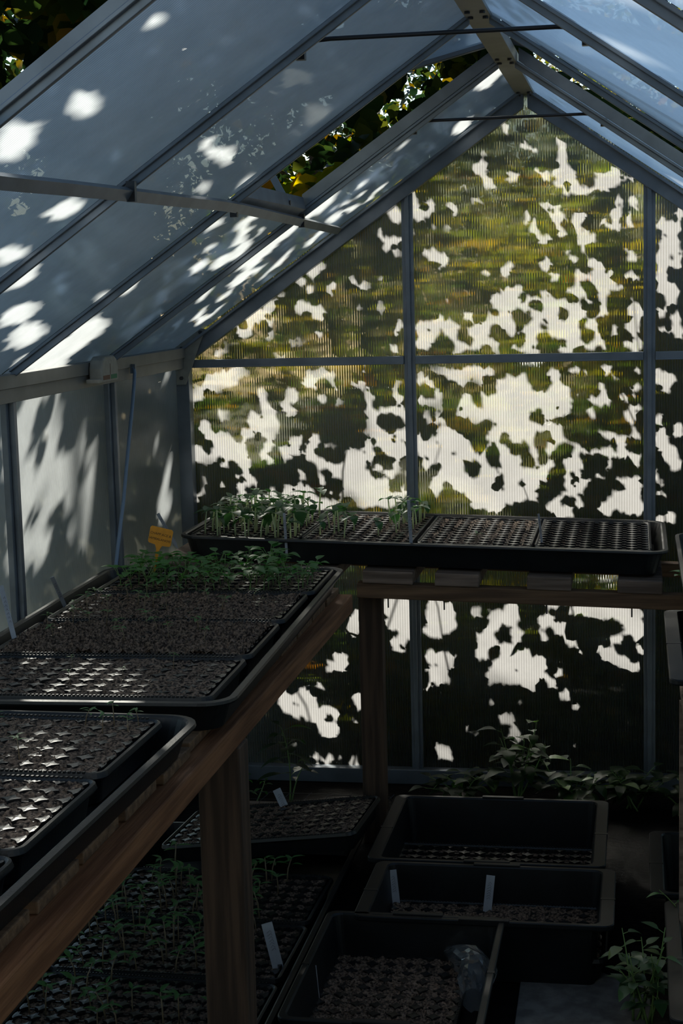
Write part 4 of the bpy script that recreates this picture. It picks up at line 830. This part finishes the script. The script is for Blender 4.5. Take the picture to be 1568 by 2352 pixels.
# ---------------------------------------------------------------- plants on the floor and shelf
def leafy(name, label, cat, loc, stems, m, stem_m='stem_green', group=None):
    """stems: list of (base, tip, n leaves, leaf length, width ratio)"""
    t = thing(name, label, cat, loc, group=group); sb_ = MB(); fb = MB()
    for base, tip, n, L_, wr in stems:
        base, tip = Vector(base), Vector(tip); mid = base.lerp(tip, .5)+Vector((rnd.uniform(-.02, .02), rnd.uniform(-.02, .02), .02))
        pts = [base.lerp(mid, f).lerp(mid.lerp(tip, f), f) for f in [k/8 for k in range(9)]]
        sb_.tube(pts, [.0028-.0019*k/8 for k in range(9)], 5); a = rnd.uniform(0, 6)
        for k in range(n):
            f = .3+.7*(k+.5)/n; p = base.lerp(mid, f).lerp(mid.lerp(tip, f), f); a += 2.4+rnd.uniform(-.4, .4)
            d = Vector((math.cos(a), math.sin(a), rnd.uniform(-.1, .7))); l_ = L_*rnd.uniform(.7, 1.2)*(1.15-.4*f)
            e = p+d.normalized()*l_*.35; sb_.tube([p, e], .0008, 4)
            leaf_b(fb, e, d, l_, l_*wr, droop=rnd.uniform(.2, .6), fold=.2, pw=.75)
    sb_.build('stem', stem_m, t, smooth=True); fb.build('foliage', m, t, smooth=True)
    return t
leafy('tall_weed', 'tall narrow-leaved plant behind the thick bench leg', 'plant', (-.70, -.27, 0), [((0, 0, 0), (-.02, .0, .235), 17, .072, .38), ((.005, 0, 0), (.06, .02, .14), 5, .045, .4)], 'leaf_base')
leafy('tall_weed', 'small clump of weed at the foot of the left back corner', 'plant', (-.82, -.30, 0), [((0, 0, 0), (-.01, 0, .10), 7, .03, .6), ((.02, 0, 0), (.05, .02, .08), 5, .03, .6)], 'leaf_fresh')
def clump(n, rx, h, L_): return [((rnd.uniform(-.02, .02), rnd.uniform(-.02, .02), 0), (rnd.uniform(-rx, rx), rnd.uniform(-.08, .08), h*rnd.uniform(.6, 1.1)), rnd.randint(5, 8), L_, .66) for _ in range(n)]
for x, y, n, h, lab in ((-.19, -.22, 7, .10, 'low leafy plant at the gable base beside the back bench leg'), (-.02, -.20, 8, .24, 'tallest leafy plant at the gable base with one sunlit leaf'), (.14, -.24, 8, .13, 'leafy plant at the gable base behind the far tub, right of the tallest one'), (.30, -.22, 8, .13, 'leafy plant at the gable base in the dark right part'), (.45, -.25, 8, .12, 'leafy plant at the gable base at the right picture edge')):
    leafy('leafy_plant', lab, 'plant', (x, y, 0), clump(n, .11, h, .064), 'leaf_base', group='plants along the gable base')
leafy('mint_plant', 'round-leaved trailing plant beside the right floor tubs near the camera', 'plant', (.322, -1.615, 0), clump(11, .075, .20, .042), 'leaf_round')
leafy('leafy_plant', 'leafy plant hanging over the edge of the right bench tray', 'plant', (.47, -.86, .775), [((0, 0, 0), (-.055, -.02, .03), 5, .03, .7), ((.02, .1, 0), (-.03, .1, .05), 6, .022, .6), ((0, .05, 0), (.05, .02, .06), 6, .03, .7)], 'leaf_fresh')
leafy('leafy_plant', 'shoot with a pale curled leaf over the far tub at the right edge', 'plant', (.47, -1.28, 0), [((0, 0, 0), (-.11, -.1, .20), 4, .05, .5)], 'leaf_fresh')
# ---------------------------------------------------------------- bag, edging, wire, slab
bag = thing('plastic_bag', 'crumpled clear plastic bag lying in the near floor tub', 'bag', (-.018, -1.585, .03))
b = MB(); loops = []
for k in range(15):
    f = k/14; z = .0+.0*f; rr_ = .034*math.sin(math.pi*min(1, f*.75+.16))**.8+.006
    cx, cy_, cz = -.062*max(0, f-.45)*2, -.10+.22*f, .035+.02*math.sin(f*3)
    L_ = []
    for j in range(22):
        a = j*2*math.pi/22; n_ = noise.noise(Vector((math.cos(a)*2, math.sin(a)*2, f*7)))*.5+noise.noise(Vector((math.cos(a)*6, math.sin(a)*6, f*16)))*.25
        q = rr_*(1+.45*n_); L_.append((cx+q*math.cos(a)*.95, cy_, cz+q*math.sin(a)))
    loops.append(L_)
b.loft(loops); b.build('film', 'film', bag)
ed = thing('edging_board', 'short weathered board edging the bed behind the thick bench leg', 'board', (-.66, -.36, 0))
MB().box(-.19, .16, -.012, .012, 0, .034).build('board', 'grey_timber', ed, bevel=.003)
wm = thing('wire_hoop', 'thin bent wire grid standing behind the tilted cell tray', 'wire', (-.60, -.40, 0)); b = MB()
for k in range(7):
    x = -.18+.06*k; b.tube([(x, 0, 0), (x+.02, .0, .05), (x+.05, .02, .075)], .0010, 4)
for z in (.03, .055, .075): b.tube([(-.2, .0+.2*(z-.03), z), (.22, .0+.2*(z-.03), z-.004), (.26, 0, .0)], .0010, 4)
b.build('wires', 'steel', wm)
sl = thing('paving_slab', 'pale concrete paving slab on the floor at the lower right', 'slab', (.19, -1.64, 0))
MB().prism([(-.13, .355), (-.0, .30), (.10, .215), (.15, .20), (.155, -.42), (-.10, -.42), (-.125, -.1)], lambda x, y: (x, y, 0), lambda x, y: (x, y, .006)).build('slab', 'slab', sl, bevel=.002)
bpy.context.view_layer.update()
